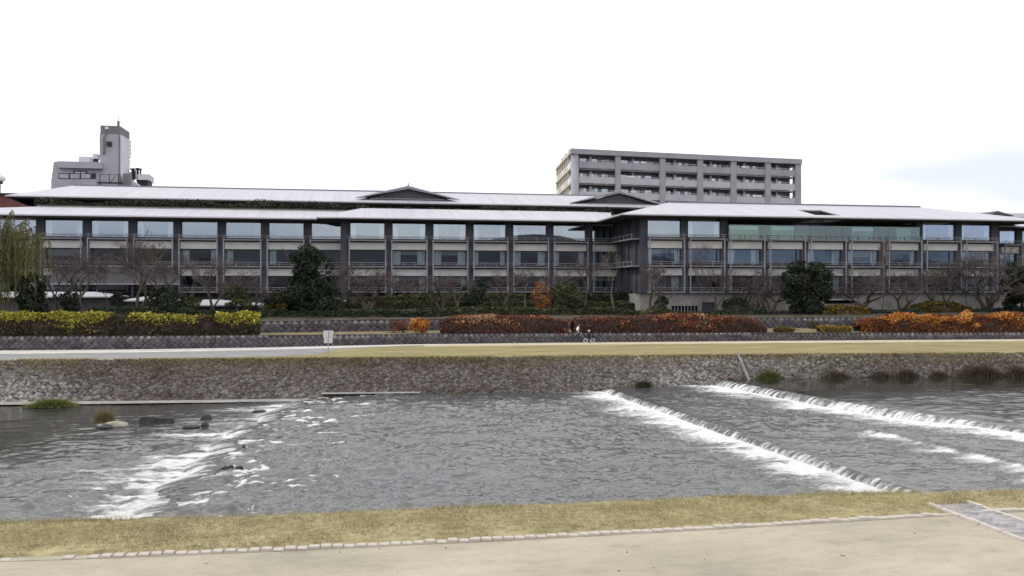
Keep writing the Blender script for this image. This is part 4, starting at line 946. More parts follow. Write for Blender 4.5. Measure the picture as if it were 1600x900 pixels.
# hedges: leaves over a twiggy core
def hedge(label, xa_, xb_, ytop, depth, leafm, coretone, tonefn, cat='hedge', name='hedge', dens=230, leafs=.075, zb=None, yo=.55, rough=.48, core=None, ybase=None, group='hedges on top of the stone wall', zfun=None, extra=()):
    yb = (lambda x: wall_base(x) + yo) if ybase is None else ybase
    core = core or mat('hedge_core', (.045, .033, .030), .95, .25, 3, .4)
    Xa, Xb = PX(xa_, float(yb(PX(xa_, 78)))), PX(xb_, float(yb(PX(xb_, 78)))); L = Xb - Xa
    yt_ = np.array([[a, b_] for a, b_ in ytop], float); zx = [PX(a, float(yb(PX(a, 78)))) for a, _ in ytop]
    zz_ = [PZ(a, b_, float(yb(PX(a, 78))) + .3) for a, b_ in ytop]
    z0 = (lambda x: wall_z(x) - .05) if zfun is None else zfun
    t = empty(name, ((Xa + Xb) / 2, float(yb((Xa + Xb) / 2)) + depth / 2, float(z0((Xa + Xb) / 2))), label, cat, group); off = np.array(t.location)
    ztop = lambda x: np.interp(x, zx, zz_) + .34 * (fbm(np.asarray(x) * .55, np.asarray(x) * 0 + xa_ * .01, 3) - .5)
    # core
    xs = np.linspace(Xa + .1, Xb - .1, max(8, int(L / .35))); prof = [(0.06, 0), (0, .45), (.03, .8), (.12, .93), (.5, .97), (.88, .93), (1, .5), (.95, 0)]
    V = []
    for fy, fz in prof:
        zt_ = z0(xs) + (ztop(xs) - z0(xs)) * fz * .93; dn = .22 * (fbm(xs * 1.3 + fy * 9, xs * 0 + fz * 5, 3) - .5)
        V.append(np.stack([xs, yb(xs) + .10 + (depth - .2) * fy + dn, zt_ + dn * (fz > .1)], 1))
    n = len(xs); i = np.arange(n - 1)
    put('twig_core', mesh_np('twig_core', np.concatenate(V) - off, np.concatenate([np.stack([j*n+i, j*n+i+1, (j+1)*n+i+1, (j+1)*n+i], 1) for j in range(len(prof) - 1)]), core, True), t)
    # leaves on the front, top and ends
    hh = float(np.mean(zz_)) - float(z0((Xa + Xb) / 2)); n = int(L * (hh + depth) * dens)
    x = Xa + L * RN.random(n); w = RN.random(n) * (hh + depth); fr = w < hh
    fz = np.where(fr, w / hh, 1.0); fy = np.where(fr, .0, (w - hh) / depth)
    H_ = ztop(x) - z0(x); bulge = rough * (fbm(x * 1.1, fz * 2.2 + fy * 3, 3) - .5)
    rnd = RN.random(n) ** 2
    y = yb(x) + fy * depth - np.where(fr, bulge + .02, 0) + rnd * .25 * fr + .25 * np.clip(fz - .75, 0, 1) * fr
    z = z0(x) + H_ * fz * (.97) + np.where(fr, 0, bulge - rnd * .2) + .05 * (RN.random(n) - .5)
    P = np.stack([x, y, z], 1)
    tone, keep = tonefn(x, fz, fy, n); P, tone = P[keep], tone[keep]
    for ex, ey, ew, eh, et in extra:                          # bushier bits standing out of the hedge
        Ye = float(yb(PX(ex, 78))) + .25; q_ = Ye / ray(ex)[1] / F; c_ = np.array(P3(ex, ey, Ye)); m = int(ew * eh * .9)
        dd = RN.normal(size=(m, 3)); dd /= np.linalg.norm(dd, axis=1)[:, None]; dd *= (RN.random(m) ** .5)[:, None]
        P = np.concatenate([P, c_ + dd * np.array([ew * q_ / 2, .45, eh * q_ / 2])]); tone = np.concatenate([tone, et - .06 + .55 * (RN.random(m) - .5)])
    V, Q = leaf_quads(P, leafs * np.clip(np.exp(.45 * RN.normal(size=len(P))), .35, 2.0))
    put('leaves', mesh_np('leaves', V - off, Q, leafm, tone=np.repeat(np.clip(tone, 0, 1), 4)), t)
    # upright shoots sticking out of the top
    m = int(L * 7); xx = Xa + L * RN.random(m); yy = yb(xx) + depth * RN.random(m); C = np.stack([xx, yy, ztop(xx) - .12], 1)
    V, Q = blades(C, .15 + .28 * RN.random(m), .012, .3); put('shoots', mesh_np('shoots', V - off, Q, core), t)['kind'] = 'stuff'
    return t
def pxof(x, Y=75.): return x
def t_yellow(x, fz, fy, n):
    px = 800 + F * ((x * cy - 73 * sy) / (x * sy + 73 * cy))   # picture column, only to read colours off the plan
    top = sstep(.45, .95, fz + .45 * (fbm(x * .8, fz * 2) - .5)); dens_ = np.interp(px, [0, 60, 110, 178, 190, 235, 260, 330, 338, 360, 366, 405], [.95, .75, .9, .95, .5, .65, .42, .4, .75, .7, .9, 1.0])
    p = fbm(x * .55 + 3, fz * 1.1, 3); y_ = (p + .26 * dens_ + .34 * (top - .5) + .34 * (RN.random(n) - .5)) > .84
    tone = np.where(y_, .58 + .42 * RN.random(n), .52 * RN.random(n)); return tone, (y_ | (RN.random(n) < .75))
def t_red(k):
    def f(x, fz, fy, n):
        p = fbm(x * .35 + k, fz * 1.3, 4); r = RN.random(n)
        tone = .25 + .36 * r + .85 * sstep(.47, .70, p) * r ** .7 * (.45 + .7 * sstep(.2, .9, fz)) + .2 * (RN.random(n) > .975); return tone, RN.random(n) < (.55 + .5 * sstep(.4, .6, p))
    return f
def t_org(x, fz, fy, n):
    p = fbm(x * .45 + 2, fz * 1.4, 4); r = RN.random(n)
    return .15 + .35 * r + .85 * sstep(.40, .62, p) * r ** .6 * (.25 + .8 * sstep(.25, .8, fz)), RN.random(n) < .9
def t_flat(a, b_):
    def f(x, fz, fy, n): return a + b_ * (RN.random(n) + .5 * (fbm(x * .7, fz * 2) - .5)), np.ones(n, bool)
    return f
hedge('dark hedge tipped with yellow-green leaves at left', -60, 405, [(-60, 488), (100, 489), (190, 491), (300, 494), (345, 492), (365, 491), (405, 491)], 1.7, L_yel, 0, t_yellow, dens=150, leafs=.10, rough=.5, extra=[(20, 495, 60, 16, .85), (60, 497, 30, 10, .75), (95, 492, 40, 14, .85), (118, 498, 44, 22, .85), (150, 495, 50, 18, .85), (105, 508, 40, 14, .72), (212, 494, 26, 14, .8), (232, 493, 18, 14, .8), (205, 498, 22, 16, .62), (285, 496, 16, 12, .78), (345, 495, 20, 18, .9), (384, 494, 42, 18, .92), (392, 502, 30, 16, .8), (250, 497, 14, 8, .7), (270, 496, 18, 9, .75)])
hedge('shorter rust-red hedge left of the walking adult', 688, 889, [(688, 500), (700, 495), (760, 493.5), (850, 495), (889, 498)], 1.7, L_red, 0, t_red(1.0))
hedge('long rust-red hedge behind the child on the bicycle', 897, 1200, [(897, 500), (905, 495), (1000, 494), (1050, 491), (1120, 494), (1175, 496), (1190, 502), (1200, 512)], 1.7, L_red, 0, t_red(9.0), extra=[(1050, 495, 70, 12, .78), (1130, 498, 60, 10, .72), (1080, 506, 40, 12, .75), (940, 499, 40, 8, .7)])
hedge('bright orange hedge at right', 1348, 1720, [(1348, 505), (1360, 498), (1410, 491), (1500, 493), (1600, 490), (1720, 488)], 1.7, L_org, 0, t_org, extra=[(1410, 494, 50, 14, .78), (1450, 497, 36, 14, .7), (1510, 493, 22, 20, .98), (1500, 500, 20, 14, .8), (1525, 508, 14, 12, .95), (1570, 493, 60, 14, .75), (1395, 500, 22, 14, .85), (1480, 498, 40, 10, .75)])
hedge('low clipped yellow-green hedge beside the orange hedge', 1283, 1334, [(1283, 509.5), (1334, 509.5)], .9, L_gold, 0, t_flat(.5, .5), core=M_bark, rough=.15)
hedge('low olive hedge near the end of the red hedge', 1214, 1244, [(1214, 514), (1230, 510.5), (1244, 513)], .9, L_gold, 0, t_flat(.25, .45), core=M_bark, rough=.15)

GZ = lambda x, y: float(garden_z(np.array(x), np.array(y)))
BZ = lambda x: float(wall_z(np.array(x)))
# small shrubs on the wall
leafy('shrub', 'small bright orange shrub left of the red hedge', 'shrub', 656, 519.5, 494, 34, 76.3, L_org, 9, .085, 900, 'round', 'shrubs on the stone wall', False, tonef=lambda P, t, h: np.clip(t + .32, 0, 1))
leafy('shrub', 'drooping shrub with sparse rusty leaves by the orange one', 'shrub', 622, 519.5, 499, 42, 77.0, L_red, 7, .06, 260, 'dome', 'shrubs on the stone wall', False)
leafy('shrub', 'round dark olive shrub in front of the second wall', 'shrub', 1272, 518, 501, 24, 77.5, L_mid, 9, .08, 800, 'dome', 'shrubs on the stone wall', False)
# garden shrubs and clipped masses between the walls and the hotel
def mass(label, xa_, xb_, ytop, Y, dep, leafm, lo, var, zfun=None, group='clipped green masses in the hotel garden', leafs=.12, dens=120, name='shrub_bank', cat='shrubbery', rough=.6):
    return hedge(label, xa_, xb_, ytop, dep, leafm, 0, t_flat(lo, var), cat, name, dens, leafs, ybase=lambda x: np.full(np.shape(x), float(Y)), rough=rough, core=M_soil, group=group, zfun=zfun or (lambda x, Y=Y: garden_z(x, np.full(np.shape(x), float(Y))) - .3))
mass('upper terrace of clipped green shrubs under the centre windows', 548, 1000, [(548, 466), (600, 463), (700, 459), (800, 460), (900, 462), (1000, 458)], 96.0, 2.2, L_mid, .25, .6)
mass('middle terrace of green shrubs in the garden centre', 520, 1000, [(520, 474), (640, 470), (760, 474), (860, 470), (1000, 474)], 91.0, 2.4, L_mid, .15, .6)
mass('dark hedge above the second stone wall left of centre', 405, 692, [(405, 488), (470, 486), (560, 485), (640, 487), (692, 484)], 82.2, 2.2, L_dark, .35, .65, rough=.45)
mass('dark green bank behind the rust-red hedges', 680, 1002, [(680, 485), (760, 481), (860, 484), (930, 480), (1002, 486)], 83.2, 2.4, L_mid, .05, .55)
mass('dark shrubs in front of the pale plinth wall', 1112, 1300, [(1112, 492), (1130, 484), (1165, 480), (1200, 485), (1240, 488), (1300, 490)], 83.0, 2.2, L_dark, .35, .6)
mass('golden shrub mass beside the right evergreen', 1286, 1362, [(1286, 486), (1310, 479), (1340, 477), (1362, 483)], 82.6, 2.4, L_gold, .15, .8)
mass('grey-green shrubs behind the orange hedge', 1360, 1440, [(1360, 486), (1400, 487), (1440, 483)], 83.2, 1.8, L_blue, .2, .6)
mass('domed olive-gold shrub behind the orange hedge', 1428, 1522, [(1428, 484), (1455, 475), (1490, 472), (1522, 482)], 83.8, 2.6, L_gold, .05, .6)
mass('dark shrubs at the right edge behind the orange hedge', 1518, 1720, [(1518, 486), (1600, 482), (1720, 482)], 83.8, 2.0, L_dark, .2, .6)
mass('dull green shrubs between the left annexes and yellow hedge', 130, 408, [(130, 485), (200, 480), (290, 484), (340, 486), (408, 490)], 80.5, 2.0, L_dark, .3, .6, zfun=lambda x: const(1.6)(x))
mass('low bushes right of the pale plinth wall end', 1004, 1112, [(1004, 488), (1030, 484), (1070, 489), (1112, 490)], 84.0, 1.6, L_mid, .25, .6)
mass('dark ivy hedge filling the court beside the right wing', 905, 1000, [(905, 462), (950, 459), (1000, 457)], 93.2, 2.0, L_dark, .35, .65)

EV = 'evergreens in the hotel garden'
leafy('evergreen_tree', 'largest dark evergreen tree, in front of the hotel left of centre', 'tree', 480, 500, 388, 112, 84.0, L_dark, 30, .15, 420, 'cone', EV, True, base=1.9, seed=3)
leafy('evergreen_tree', 'loose grey-green tree growing beside the largest evergreen', 'tree', 513, 498, 398, 40, 86.0, L_blue, 13, .10, 200, 'round', EV, True, base=2.1, seed=8)
leafy('evergreen_tree', 'dark rounded evergreen tree in front of the right wing', 'tree', 1260, 499, 407, 84, 83.6, L_dark, 24, .15, 420, 'round', EV, True, base=1.9, seed=5)
leafy('evergreen_tree', 'dark evergreen tree cut by the right picture edge', 'tree', 1598, 497, 410, 72, 84.5, L_dark, 20, .15, 420, 'round', EV, True, base=1.9, seed=6)
leafy('evergreen_tree', 'dark dense evergreen below the willow', 'tree', 50, 492, 424, 66, 79.0, L_dark, 18, .14, 480, 'dome', EV, True, base=1.4, seed=7)
leafy('evergreen_tree', 'round bluish-green tree under the centre windows', 'tree', 744, 484, 435, 42, 90.0, L_blue, 14, .12, 420, 'round', EV, True, seed=9)
leafy('evergreen_tree', 'dark olive tree behind the gap between the red hedges', 'tree', 884, 500, 441, 74, 85.0, L_mid, 17, .12, 280, 'round', EV, True, base=2.0, seed=10, tonef=lambda P, t, h: t * .75)
leafy('evergreen_tree', 'small flat-topped pine between annex and big evergreen', 'tree', 370, 482, 441, 52, 83.0, L_mid, 10, .11, 330, 'dome', EV, True, flat=.6, seed=11)
leafy('evergreen_tree', 'spreading dull green pine in front of the left canopy', 'tree', 262, 486, 449, 76, 82.5, L_dark, 12, .11, 300, 'dome', EV, True, flat=.7, seed=12, tonef=lambda P, t, h: np.clip(t + .2, 0, 1))
leafy('shrub', 'yellowish-green shrub at the foot of the largest evergreen', 'shrub', 434, 494, 455, 40, 83.0, L_gold, 10, .10, 330, 'round', 'shrubs in the hotel garden', True, seed=13, tonef=lambda P, t, h: t * .8)
leafy('shrub', 'dark round shrub beside the pale plinth wall end', 'shrub', 1034, 492, 463, 36, 85.5, L_dark, 10, .11, 420, 'round', 'shrubs in the hotel garden', True, seed=14, tonef=lambda P, t, h: np.clip(t + .18, 0, 1))
leafy('shrub', 'dark spreading shrub right of the plinth door', 'shrub', 1152, 492, 465, 52, 85.5, L_dark, 10, .11, 400, 'dome', 'shrubs in the hotel garden', True, seed=15, tonef=lambda P, t, h: np.clip(t + .1, 0, 1))
leafy('maple_tree', 'small tree with sparse orange-gold autumn leaves', 'tree', 845, 486, 440, 40, 86.5, L_org, 10, .075, 95, 'round', None, True, seed=16, tonef=lambda P, t, h: np.clip(t + .1, 0, 1) * .95)

leafy('shrub', 'dark loose shrub in front of the left white annex roof', 'shrub', 108, 490, 456, 44, 83.0, L_dark, 10, .10, 230, 'round', 'shrubs in the hotel garden', True, seed=17)
leafy('shrub', 'dark upright shrub between the two left annex roofs', 'shrub', 184, 490, 457, 30, 83.5, L_dark, 10, .10, 260, 'round', 'shrubs in the hotel garden', True, seed=18)
leafy('shrub', 'thin olive shrub in front of the middle annex roof', 'shrub', 300, 490, 462, 36, 82.0, L_mid, 9, .09, 170, 'round', 'shrubs in the hotel garden', True, seed=19, tonef=lambda P, t, h: t * .7)
# bare trees: limbs and a haze of twigs
def bare_meshes(seed, h, spread, levels=7, trunk_f=.22, multi=1, barkm=M_bark, twigm=M_twig, thick=1.0):
    rr = random.Random(seed); limb = MB(); tw = MB()
    def grow(p, d, L, r, lev):
        q = p; pts = [p]; 
        for k in range(2):
            d = (d + Vector((rr.uniform(-.2, .2), rr.uniform(-.2, .2), rr.uniform(-.05, .16)))).normalized(); q = q + d * L / 2; pts.append(q)
        if lev >= 3: tw.tube(pts, [r, r * .8, r * .55], 3, False)
        else: limb.tube(pts, [r, r * .85, r * .7], 6, False)
        if lev >= levels: return
        n = rr.choice((2, 3, 3)) if lev < levels - 1 else rr.choice((3, 4, 5))
        for k in range(n):
            a = rr.uniform(0, 2 * math.pi); o = Vector((math.cos(a), math.sin(a), rr.uniform(-.1, .5)))
            grow(pts[rr.choice((1, 2, 2))], (d + o * spread * rr.uniform(.6, 1.2)).normalized(), L * rr.uniform(.62, .84), max(.0045, r * rr.uniform(.46, .62)), lev + 1)
    for m in range(multi):
        a = 2 * math.pi * m / multi + .5; d = Vector((math.cos(a) * .35 * (multi > 1), math.sin(a) * .3 * (multi > 1), 1)).normalized()
        grow(Vector((0, 0, -.2)), d, h * trunk_f, h * .018 * thick, 0)
    return limb.mesh('trunk', barkm), tw.mesh('twigs', twigm)
BV = [bare_meshes(21, 5, .8), bare_meshes(22, 5, .95, multi=2, trunk_f=.2), bare_meshes(23, 5, .65, trunk_f=.25), bare_meshes(24, 5, 1.05, multi=3, trunk_f=.2),
      bare_meshes(25, 5, .42, trunk_f=.26, thick=.75, barkm=M_bark2, twigm=M_bark2), bare_meshes(26, 5, .38, trunk_f=.28, thick=.6)]
def bare_height(v): 
    z = np.empty(len(BV[v][1].vertices) * 3, np.float32); BV[v][1].vertices.foreach_get('co', z); z = z.reshape(-1, 3); return float(np.percentile(z[:, 2], 98.5)), float(np.percentile(np.abs(z[:, 0]), 96))
BH = [bare_height(v) for v in range(len(BV))]
def bare(label, x, ytop, wpx, Y, v, rot):
    X = PX(x, Y); zb = GZ(X, Y) if Y > float(wall_base(X)) + W2 else BZ(X); sc = Y / ray(x)[1] / F; h = PZ(x, ytop, Y) - zb; w = wpx * sc / 2
    t = empty('bare_tree', (X, Y, zb), label, 'tree', 'leafless trees in the hotel garden'); t.rotation_euler = (0, 0, rot)
    for nm, me in zip(('trunk', 'twigs'), BV[v]):
        o = put(nm, me, t); o.scale = (1.05 * w / BH[v][1], 1.05 * w / BH[v][1], h / BH[v][0])
    return t
BT = [('bare tree nearest the willow at left', 130, 388, 84, 83, 0, .3), ('large bare tree with a thick trunk before the left canopy', 213, 372, 104, 82, 1, 1.2),
      ('dark bare tree rising beside the low white annex roof', 336, 402, 74, 83, 2, 2.1), ('pale thin bare tree beside the dark leafless one at left', 303, 408, 44, 84, 4, .4),
      ('wide bare tree just right of the largest evergreen', 572, 418, 88, 87, 3, .8), ('bare tree before the third ground-floor window of the centre', 690, 432, 62, 90, 1, 2.4),
      ('bare tree right of the round bluish-green one', 790, 424, 56, 89, 2, 3.3), ('bare tree behind the orange-gold autumn tree', 858, 418, 60, 89, 0, 4.0), ('slim bare tree beside the dark olive tree', 912, 404, 46, 89, 2, 5.2),
      ('tall slender pale bare tree in the court', 960, 388, 52, 90, 4, 1.0), ('bare tree in front of the pale plinth wall end', 1016, 414, 80, 85, 1, .2),
      ('tall slender dark bare tree by the plinth door', 1096, 380, 46, 85, 5, 1.9), ('bare tree between plinth door and dark shrubs', 1122, 420, 54, 86, 2, 2.2),
      ('reddish bare tree left of the right evergreen', 1204, 424, 78, 84.5, 3, 1.4), ('spreading bare tree right of the right evergreen', 1342, 424, 82, 85, 3, .1),
      ('tall thin reddish bare tree before the right wing', 1378, 376, 36, 85.5, 5, .9), ('bare tree behind the start of the orange hedge', 1408, 424, 74, 85, 1, 5.0),
      ('bare tree behind the domed olive-gold shrub', 1452, 424, 62, 86, 0, 2.6), ('large grey bare tree near the right edge', 1545, 392, 92, 85, 3, 3.5), ('thin bare tree in front of the far right bay', 1512, 414, 44, 87, 5, 4.4),
      ('small bare tree under the centre windows near the court', 640, 436, 50, 92, 0, 1.7),
      ('fine bare tree between the willow and the first bare tree', 92, 398, 60, 85, 2, 2.9), ('slim bare tree between the two large ones at left', 172, 396, 56, 85, 5, 3.8), ('bare tree behind the spreading dull green pine', 252, 396, 70, 86, 0, 5.1),
      ('low twiggy bare tree behind the small flat-topped pine', 388, 424, 60, 86, 3, 4.6), ('bare tree behind the right flank of the largest evergreen', 535, 410, 60, 89, 2, .6), ('thin bare tree beside the second court bay', 822, 420, 50, 90, 4, 2.0), ('low bare tree left of the round bluish-green one', 716, 430, 54, 88, 0, 5.6),
      ('bare tree between the reddish one and plinth door', 1162, 424, 60, 86.5, 0, 3.9), ('fine bare tree left of the domed olive-gold shrub', 1480, 416, 54, 87, 2, 1.1)]
for a in BT: bare(*a)

# willow at the left edge
def willow():
    Y = 78.5; X = PX(-4, Y); zb = BZ(X) + .4; t = empty('willow_tree', (X, Y, zb), 'weeping willow with hanging yellow-green strands at the left edge', 'tree'); rr = random.Random(2)
    zt = PZ(20, 328, Y) - zb; b = MB(); b.tube([(0, 0, -.4), (.1, 0, zt * .3), (-.1, .1, zt * .55), (.3, .1, zt * .8)], [.28, .24, .17, .08], 8)
    C = []; T = []; tips = []
    for k in range(30):
        a = rr.uniform(-1.6, 1.6) if k % 4 else rr.uniform(1.6, 4.6); L = rr.uniform(1.2, 4.7); z0 = zt * rr.uniform(.5, .95)
        p = Vector((0.1, .1, z0 * .8)); e_ = Vector((math.cos(a) * L, math.sin(a) * L * .7, z0 + rr.uniform(.3, 1.0))); mid = (p + e_) / 2 + Vector((0, 0, .5))
        b.tube([p, mid, e_], [.07, .045, .02], 4); tips += [(p * (1 - f) + e_ * f + Vector((0, 0, .9 * f * (1 - f)))) for f in (.45, .6, .75, .88, 1.0)]
    for p in tips:
        for m in range(3):
            L = rr.uniform(1.2, 5.5) * min(1, p.z / 5.0); n = int(L * 15); s = np.linspace(0, 1, n); dx, dy = rr.uniform(-.5, .5), rr.uniform(-.4, .4); tn = rr.uniform(-.2, .25)
            q = np.stack([p.x + dx * s ** .6 + .05 * RN.normal(size=n), p.y + dy * s ** .6 + .05 * RN.normal(size=n), p.z + .15 * np.sin(s * 3) - L * s], 1); q = q[q[:, 2] > .6]
            C.append(q); T.append(np.clip(.5 + tn + .4 * (RN.random(len(q)) - .5), 0, 1))
    C = np.concatenate(C); T = np.concatenate(T); V, Q = leaf_quads(C, .085 + .05 * RN.random(len(C)), .3, along=np.array([0, 0, -1.2]))
    put('trunk', b.mesh('trunk', M_bark), t); put('crown', mesh_np('crown', V, Q, L_will, tone=np.repeat(T, 4)), t)
willow()

# roof garden on the hotel terrace: one long planter, part of the hotel
xs = np.arange(PX(58, 105), PX(945, 105), .55); cl = []
for x_ in xs: 
    hh = .45 + 1.1 * float(fbm(np.array(x_ * .25), np.array(1.0), 3)) ** 1.5; cl.append(((x_, 105.4 + R.uniform(-.3, .3), 14.5 + hh * .45), (.55, .5, hh * .6), R.uniform(-.2, .2)))
for x_ in (35.0, 36.2, 30.5, 31.2): cl.append(((x_, 104.9, 15.0), (.7, .5, .6), -.1))
P, T = clump_points(cl, 150); V, Q = leaf_quads(P, .10 + .08 * RN.random(len(P)))
o = put('roof_garden_shrubs', mesh_np('roof_garden_shrubs', V - np.array(HB), Q, L_roof, tone=np.repeat(np.clip(.4 + T + .7 * (RN.random(len(P)) - .5), 0, 1), 4)), hotel); o['kind'] = 'stuff'
hbox('planter_edge', mat('planter_timber', (.05, .05, .038), .9, .2, 2), PX(58, YTOP), PX(950, YTOP), YTOP - .15, YTOP + .1, 14.45, 14.70)

# ------------------------------------------------------------------ grass, weeds
n = 60000; x = -12 + 33 * RN.random(n); f = RN.random(n); yk, ye = YK(x) + .10, near_edge(x) + .25; y = yk + (ye - yk) * f ** .9
g = fbm(x * .9, y * 1.6 + 5, 4); keep = (g > .36 + .22 * (f < .22)) | ((RN.random(n) < .35) & (f > .12)); inr = (x > xa - .1) & (x < xb2 + .1) & (y < y1 + .1); keep &= ~inr
x, y, f, g = x[keep], y[keep], f[keep], g[keep]; n = len(x)
V, Q = blades(np.stack([x, y, np.full(n, -.01) - np.clip(y - near_edge(x), 0, 1) * 1.1], 1), (.03 + .07 * RN.random(n)) * (1 + .9 * sstep(.8, 1, f)), .006, .6)
tone = np.clip(.16 + .24 * sstep(-2, 11, x) + .75 * fbm(x * .5, y * 1.3, 3) + .35 * (RN.random(n) - .5) + .30 * sstep(.72, .98, f + .25 * (fbm(x * .6, y * 0 + 2, 2) - .5)), 0, 1)
tag(put('grass', mesh_np('grass', V, Q, L_grass, tone=np.repeat(tone, 3))), 'short dry grass on the near river verge', 'grass', kind='stuff')
n = 9000; x = -12 + 33 * RN.random(n); g = fbm(x * .8, x * 0 + 6, 4); keep = RN.random(n) < sstep(.35, .6, g); x = x[keep]; n = len(x); dy = RN.normal(size=n) * .10
V, Q = blades(np.stack([x, near_edge(x) + .03 + dy, -.02 - np.clip(dy, 0, 1)], 1), .06 + .13 * RN.random(n) * (.5 + fbm(x * 1.7, x * 0 + 1, 2)), .007, .5)
tag(put('grass', mesh_np('grass', V, Q, L_grass, tone=np.repeat(np.clip(.45 + .7 * RN.random(n), 0, 1), 3))), 'longer greenish grass along the lip of the near bank', 'grass', kind='stuff')
n = 45; x = -11 + 27 * RN.random(n); y = 12.5 + 4.0 * RN.random(n); keep = (y < YK(x) - .15) & ~((x > xa - .1) & (x < xb2 + .1)); x, y = x[keep], y[keep]; n = len(x)
V, Q = stones(x, y, np.full(n, .001), (1, 0, 0), (0, 1, 0), None, .015 + .04 * RN.random(n) ** 2, .015 + .025 * RN.random(n), (0, 0, 1), .006 + .012 * RN.random(n), .6)
tag(put('litter_leaves', mesh_np('litter_leaves', V, Q, L_weed, tone=np.repeat(RN.random(n), 8))), 'scattered pebbles and dead leaves on the near path', 'leaf litter', kind='stuff')
# weeds between the cobbles and at the waterline
n = 70000; x = X0 + 20 + (X1 - X0 - 30) * RN.random(n); d = 2.6 * RN.random(n) ** 1.0; g = fbm(x * .16 + 2, d * .8, 4)
w_ = np.interp(x, [-60, -24, -17, -8, 6, 12, 20, 28, 40, 100], [.12, .12, .42, .62, .5, .12, .1, .55, .5, .6]); keep = RN.random(n) < .75 * w_ * sstep(.38, .58, g + .16 * (d < .35)) * 1.2; x, d = x[keep], d[keep]; n = len(x)
V, Q = blades(np.stack([x, bank_top(x) - K * d - .06, -d + .03], 1), .08 + .13 * RN.random(n), .026, .9)
o = put('dry_weeds', mesh_np('dry_weeds', V, Q, L_weed, tone=np.repeat(np.clip(.25 + .8 * (RN.random(n) - .2) * (1 - .3 * (d > 1.5)), 0, 1), 3)), bank); o['kind'] = 'stuff'
n = 90000; x = X0 + 25 + (X1 - X0 - 40) * RN.random(n); d = np.abs(RN.normal(size=n)) * .55 - .25; keep = (fbm(x * .45, d * 1.5, 4) + .16 * sstep(-18, -8, x) - .16 * np.clip(d, 0, 2)) > .45; x, d = x[keep], d[keep]; n = len(x)
V, Q = blades(np.stack([x, bank_top(x) - K * np.clip(d, 0, 2) - np.minimum(d, 0) * 1.5, -np.clip(d, 0, 2)], 1), .06 + .10 * RN.random(n), .034, .8)
tag(put('grass', mesh_np('grass', V, Q, L_grass, tone=np.repeat(np.clip(.42 + .6 * fbm(x * .2, d + 3, 3) * RN.random(n) + .25 * RN.random(n), 0, 1), 3))), 'fringe of dry grass along the top of the far embankment', 'grass', kind='stuff')
def tuft(label, p, w, dpt, h, leafm, n, lean=.5, tone=(.2, .8), name='grass_tuft', bw=.02):
    t_ = RN.normal(size=(n, 2)) * .42; C = np.stack([t_[:, 0] * w, t_[:, 1] * dpt, np.full(n, -.03)], 1)
    V, Q = blades(C, h * (.5 + .6 * RN.random(n)) * np.exp(-(t_ ** 2).sum(1) * .8), bw, lean)
    return tag(put(name, mesh_np(name, V, Q, leafm, tone=np.repeat(tone[0] + (tone[1] - tone[0]) * RN.random(n), 3)), None, p), label, 'grass', 'clumps of grass at the water')
def at_bank(px_, z):
    X = PX(px_, 58); 
    for _ in range(4): X = PX(px_, float(bank_top(X)) + K * z)
    return (X, float(bank_top(X)) + K * z - .12, z)
tuft('fresh green grass clump on the ledge at lower left bank', (G(82, 636, Z_LOW)[0], G(82, 636, Z_LOW)[1], Z_LOW + .05), 1.6, .5, .62, L_green, 2600, .7, (.2, .95))
for px_, w, h, lab in ((1200, 1.0, .75, 'dark grassy clump where the upper weir meets the bank'), (1305, 1.1, .6, 'low dark reed clump left of the reeds at upper pool'), (1375, .8, .65, 'reed clump second from the upper weir end'), (1415, 1.0, .75, 'reed clump in the middle of the upper pool bank'),
                  (1465, .8, .6, 'small reed clump left of the big dark bush at the pool'), (1530, 2.0, 1.05, 'largest dark reed bush on the upper pool bank'), (1590, 1.2, .9, 'dark reed clump at the right edge of the pool')):
    p = at_bank(px_, Z_UP + .02); tuft(lab, p, w, .35, h, L_weed if px_ != 1200 else L_green, int(900 * w), .35, (.0, .5), 'reed_clump')
tuft('small weedy clump near the lower end of the middle pool bank', at_bank(1005, Z_MID), .7, .3, .6, L_mid, 700, .5, (.1, .7))
# ------------------------------------------------------------------ rocks and blocks in the river
def rock(label, x, y, wpx, hpx, z, m, blocky=False, seed=0, group='rocks in the river', name='rock'):
    p = G(x, y, z); sc = math.hypot(p[0], p[1]) / F; w, h = wpx * sc / 2, hpx * sc; rr = random.Random(seed); V = []; Fs = []
    import bmesh
    bm = bmesh.new()
    if blocky: bmesh.ops.create_cube(bm, size=2); bmesh.ops.bevel(bm, geom=bm.edges[:], offset=.22, segments=2, affect='EDGES')
    else: bmesh.ops.create_icosphere(bm, subdivisions=3, radius=1)
    for v in bm.verts:
        c = v.co; k = 1 + (0 if blocky else .45) * (float(fbm(np.array(c.x * 1.4 + seed), np.array(c.y * 1.4 + c.z * 1.3), 3)) - .5)
        v.co = Vector((c.x * k * w, c.y * k * w * .6, c.z * k * h * .75 + (h * .25 if not blocky else h * .2)))
    me = bpy.data.meshes.new(name); bm.to_mesh(me); bm.free(); me.materials.append(m)
    if not blocky: me.polygons.foreach_set('use_smooth', [True] * len(me.polygons))
    return tag(put(name, me, None, p, rr.uniform(-.25, .25)), label, 'rock' if not blocky else 'concrete block', group)
M_wet = mat('wet_rock', (.045, .042, .040), .35, .25, 4, .4, spec=.5); M_dryrock = mat('pale_rock', (.30, .28, .24), .9, .15, 3, .4); M_block = mat('old_block', (.06, .058, .055), .8, .2, 3, .3)
rock('leftmost grey concrete block standing in the left shallows', 231, 662, 20, 11, Z_LOW, M_block, True, 1, 'concrete blocks in the shallows', 'concrete_block')
rock('middle grey concrete block in the left shallows, lower than its neighbours', 247, 661, 14, 8, Z_LOW, M_block, True, 2, 'concrete blocks in the shallows', 'concrete_block')
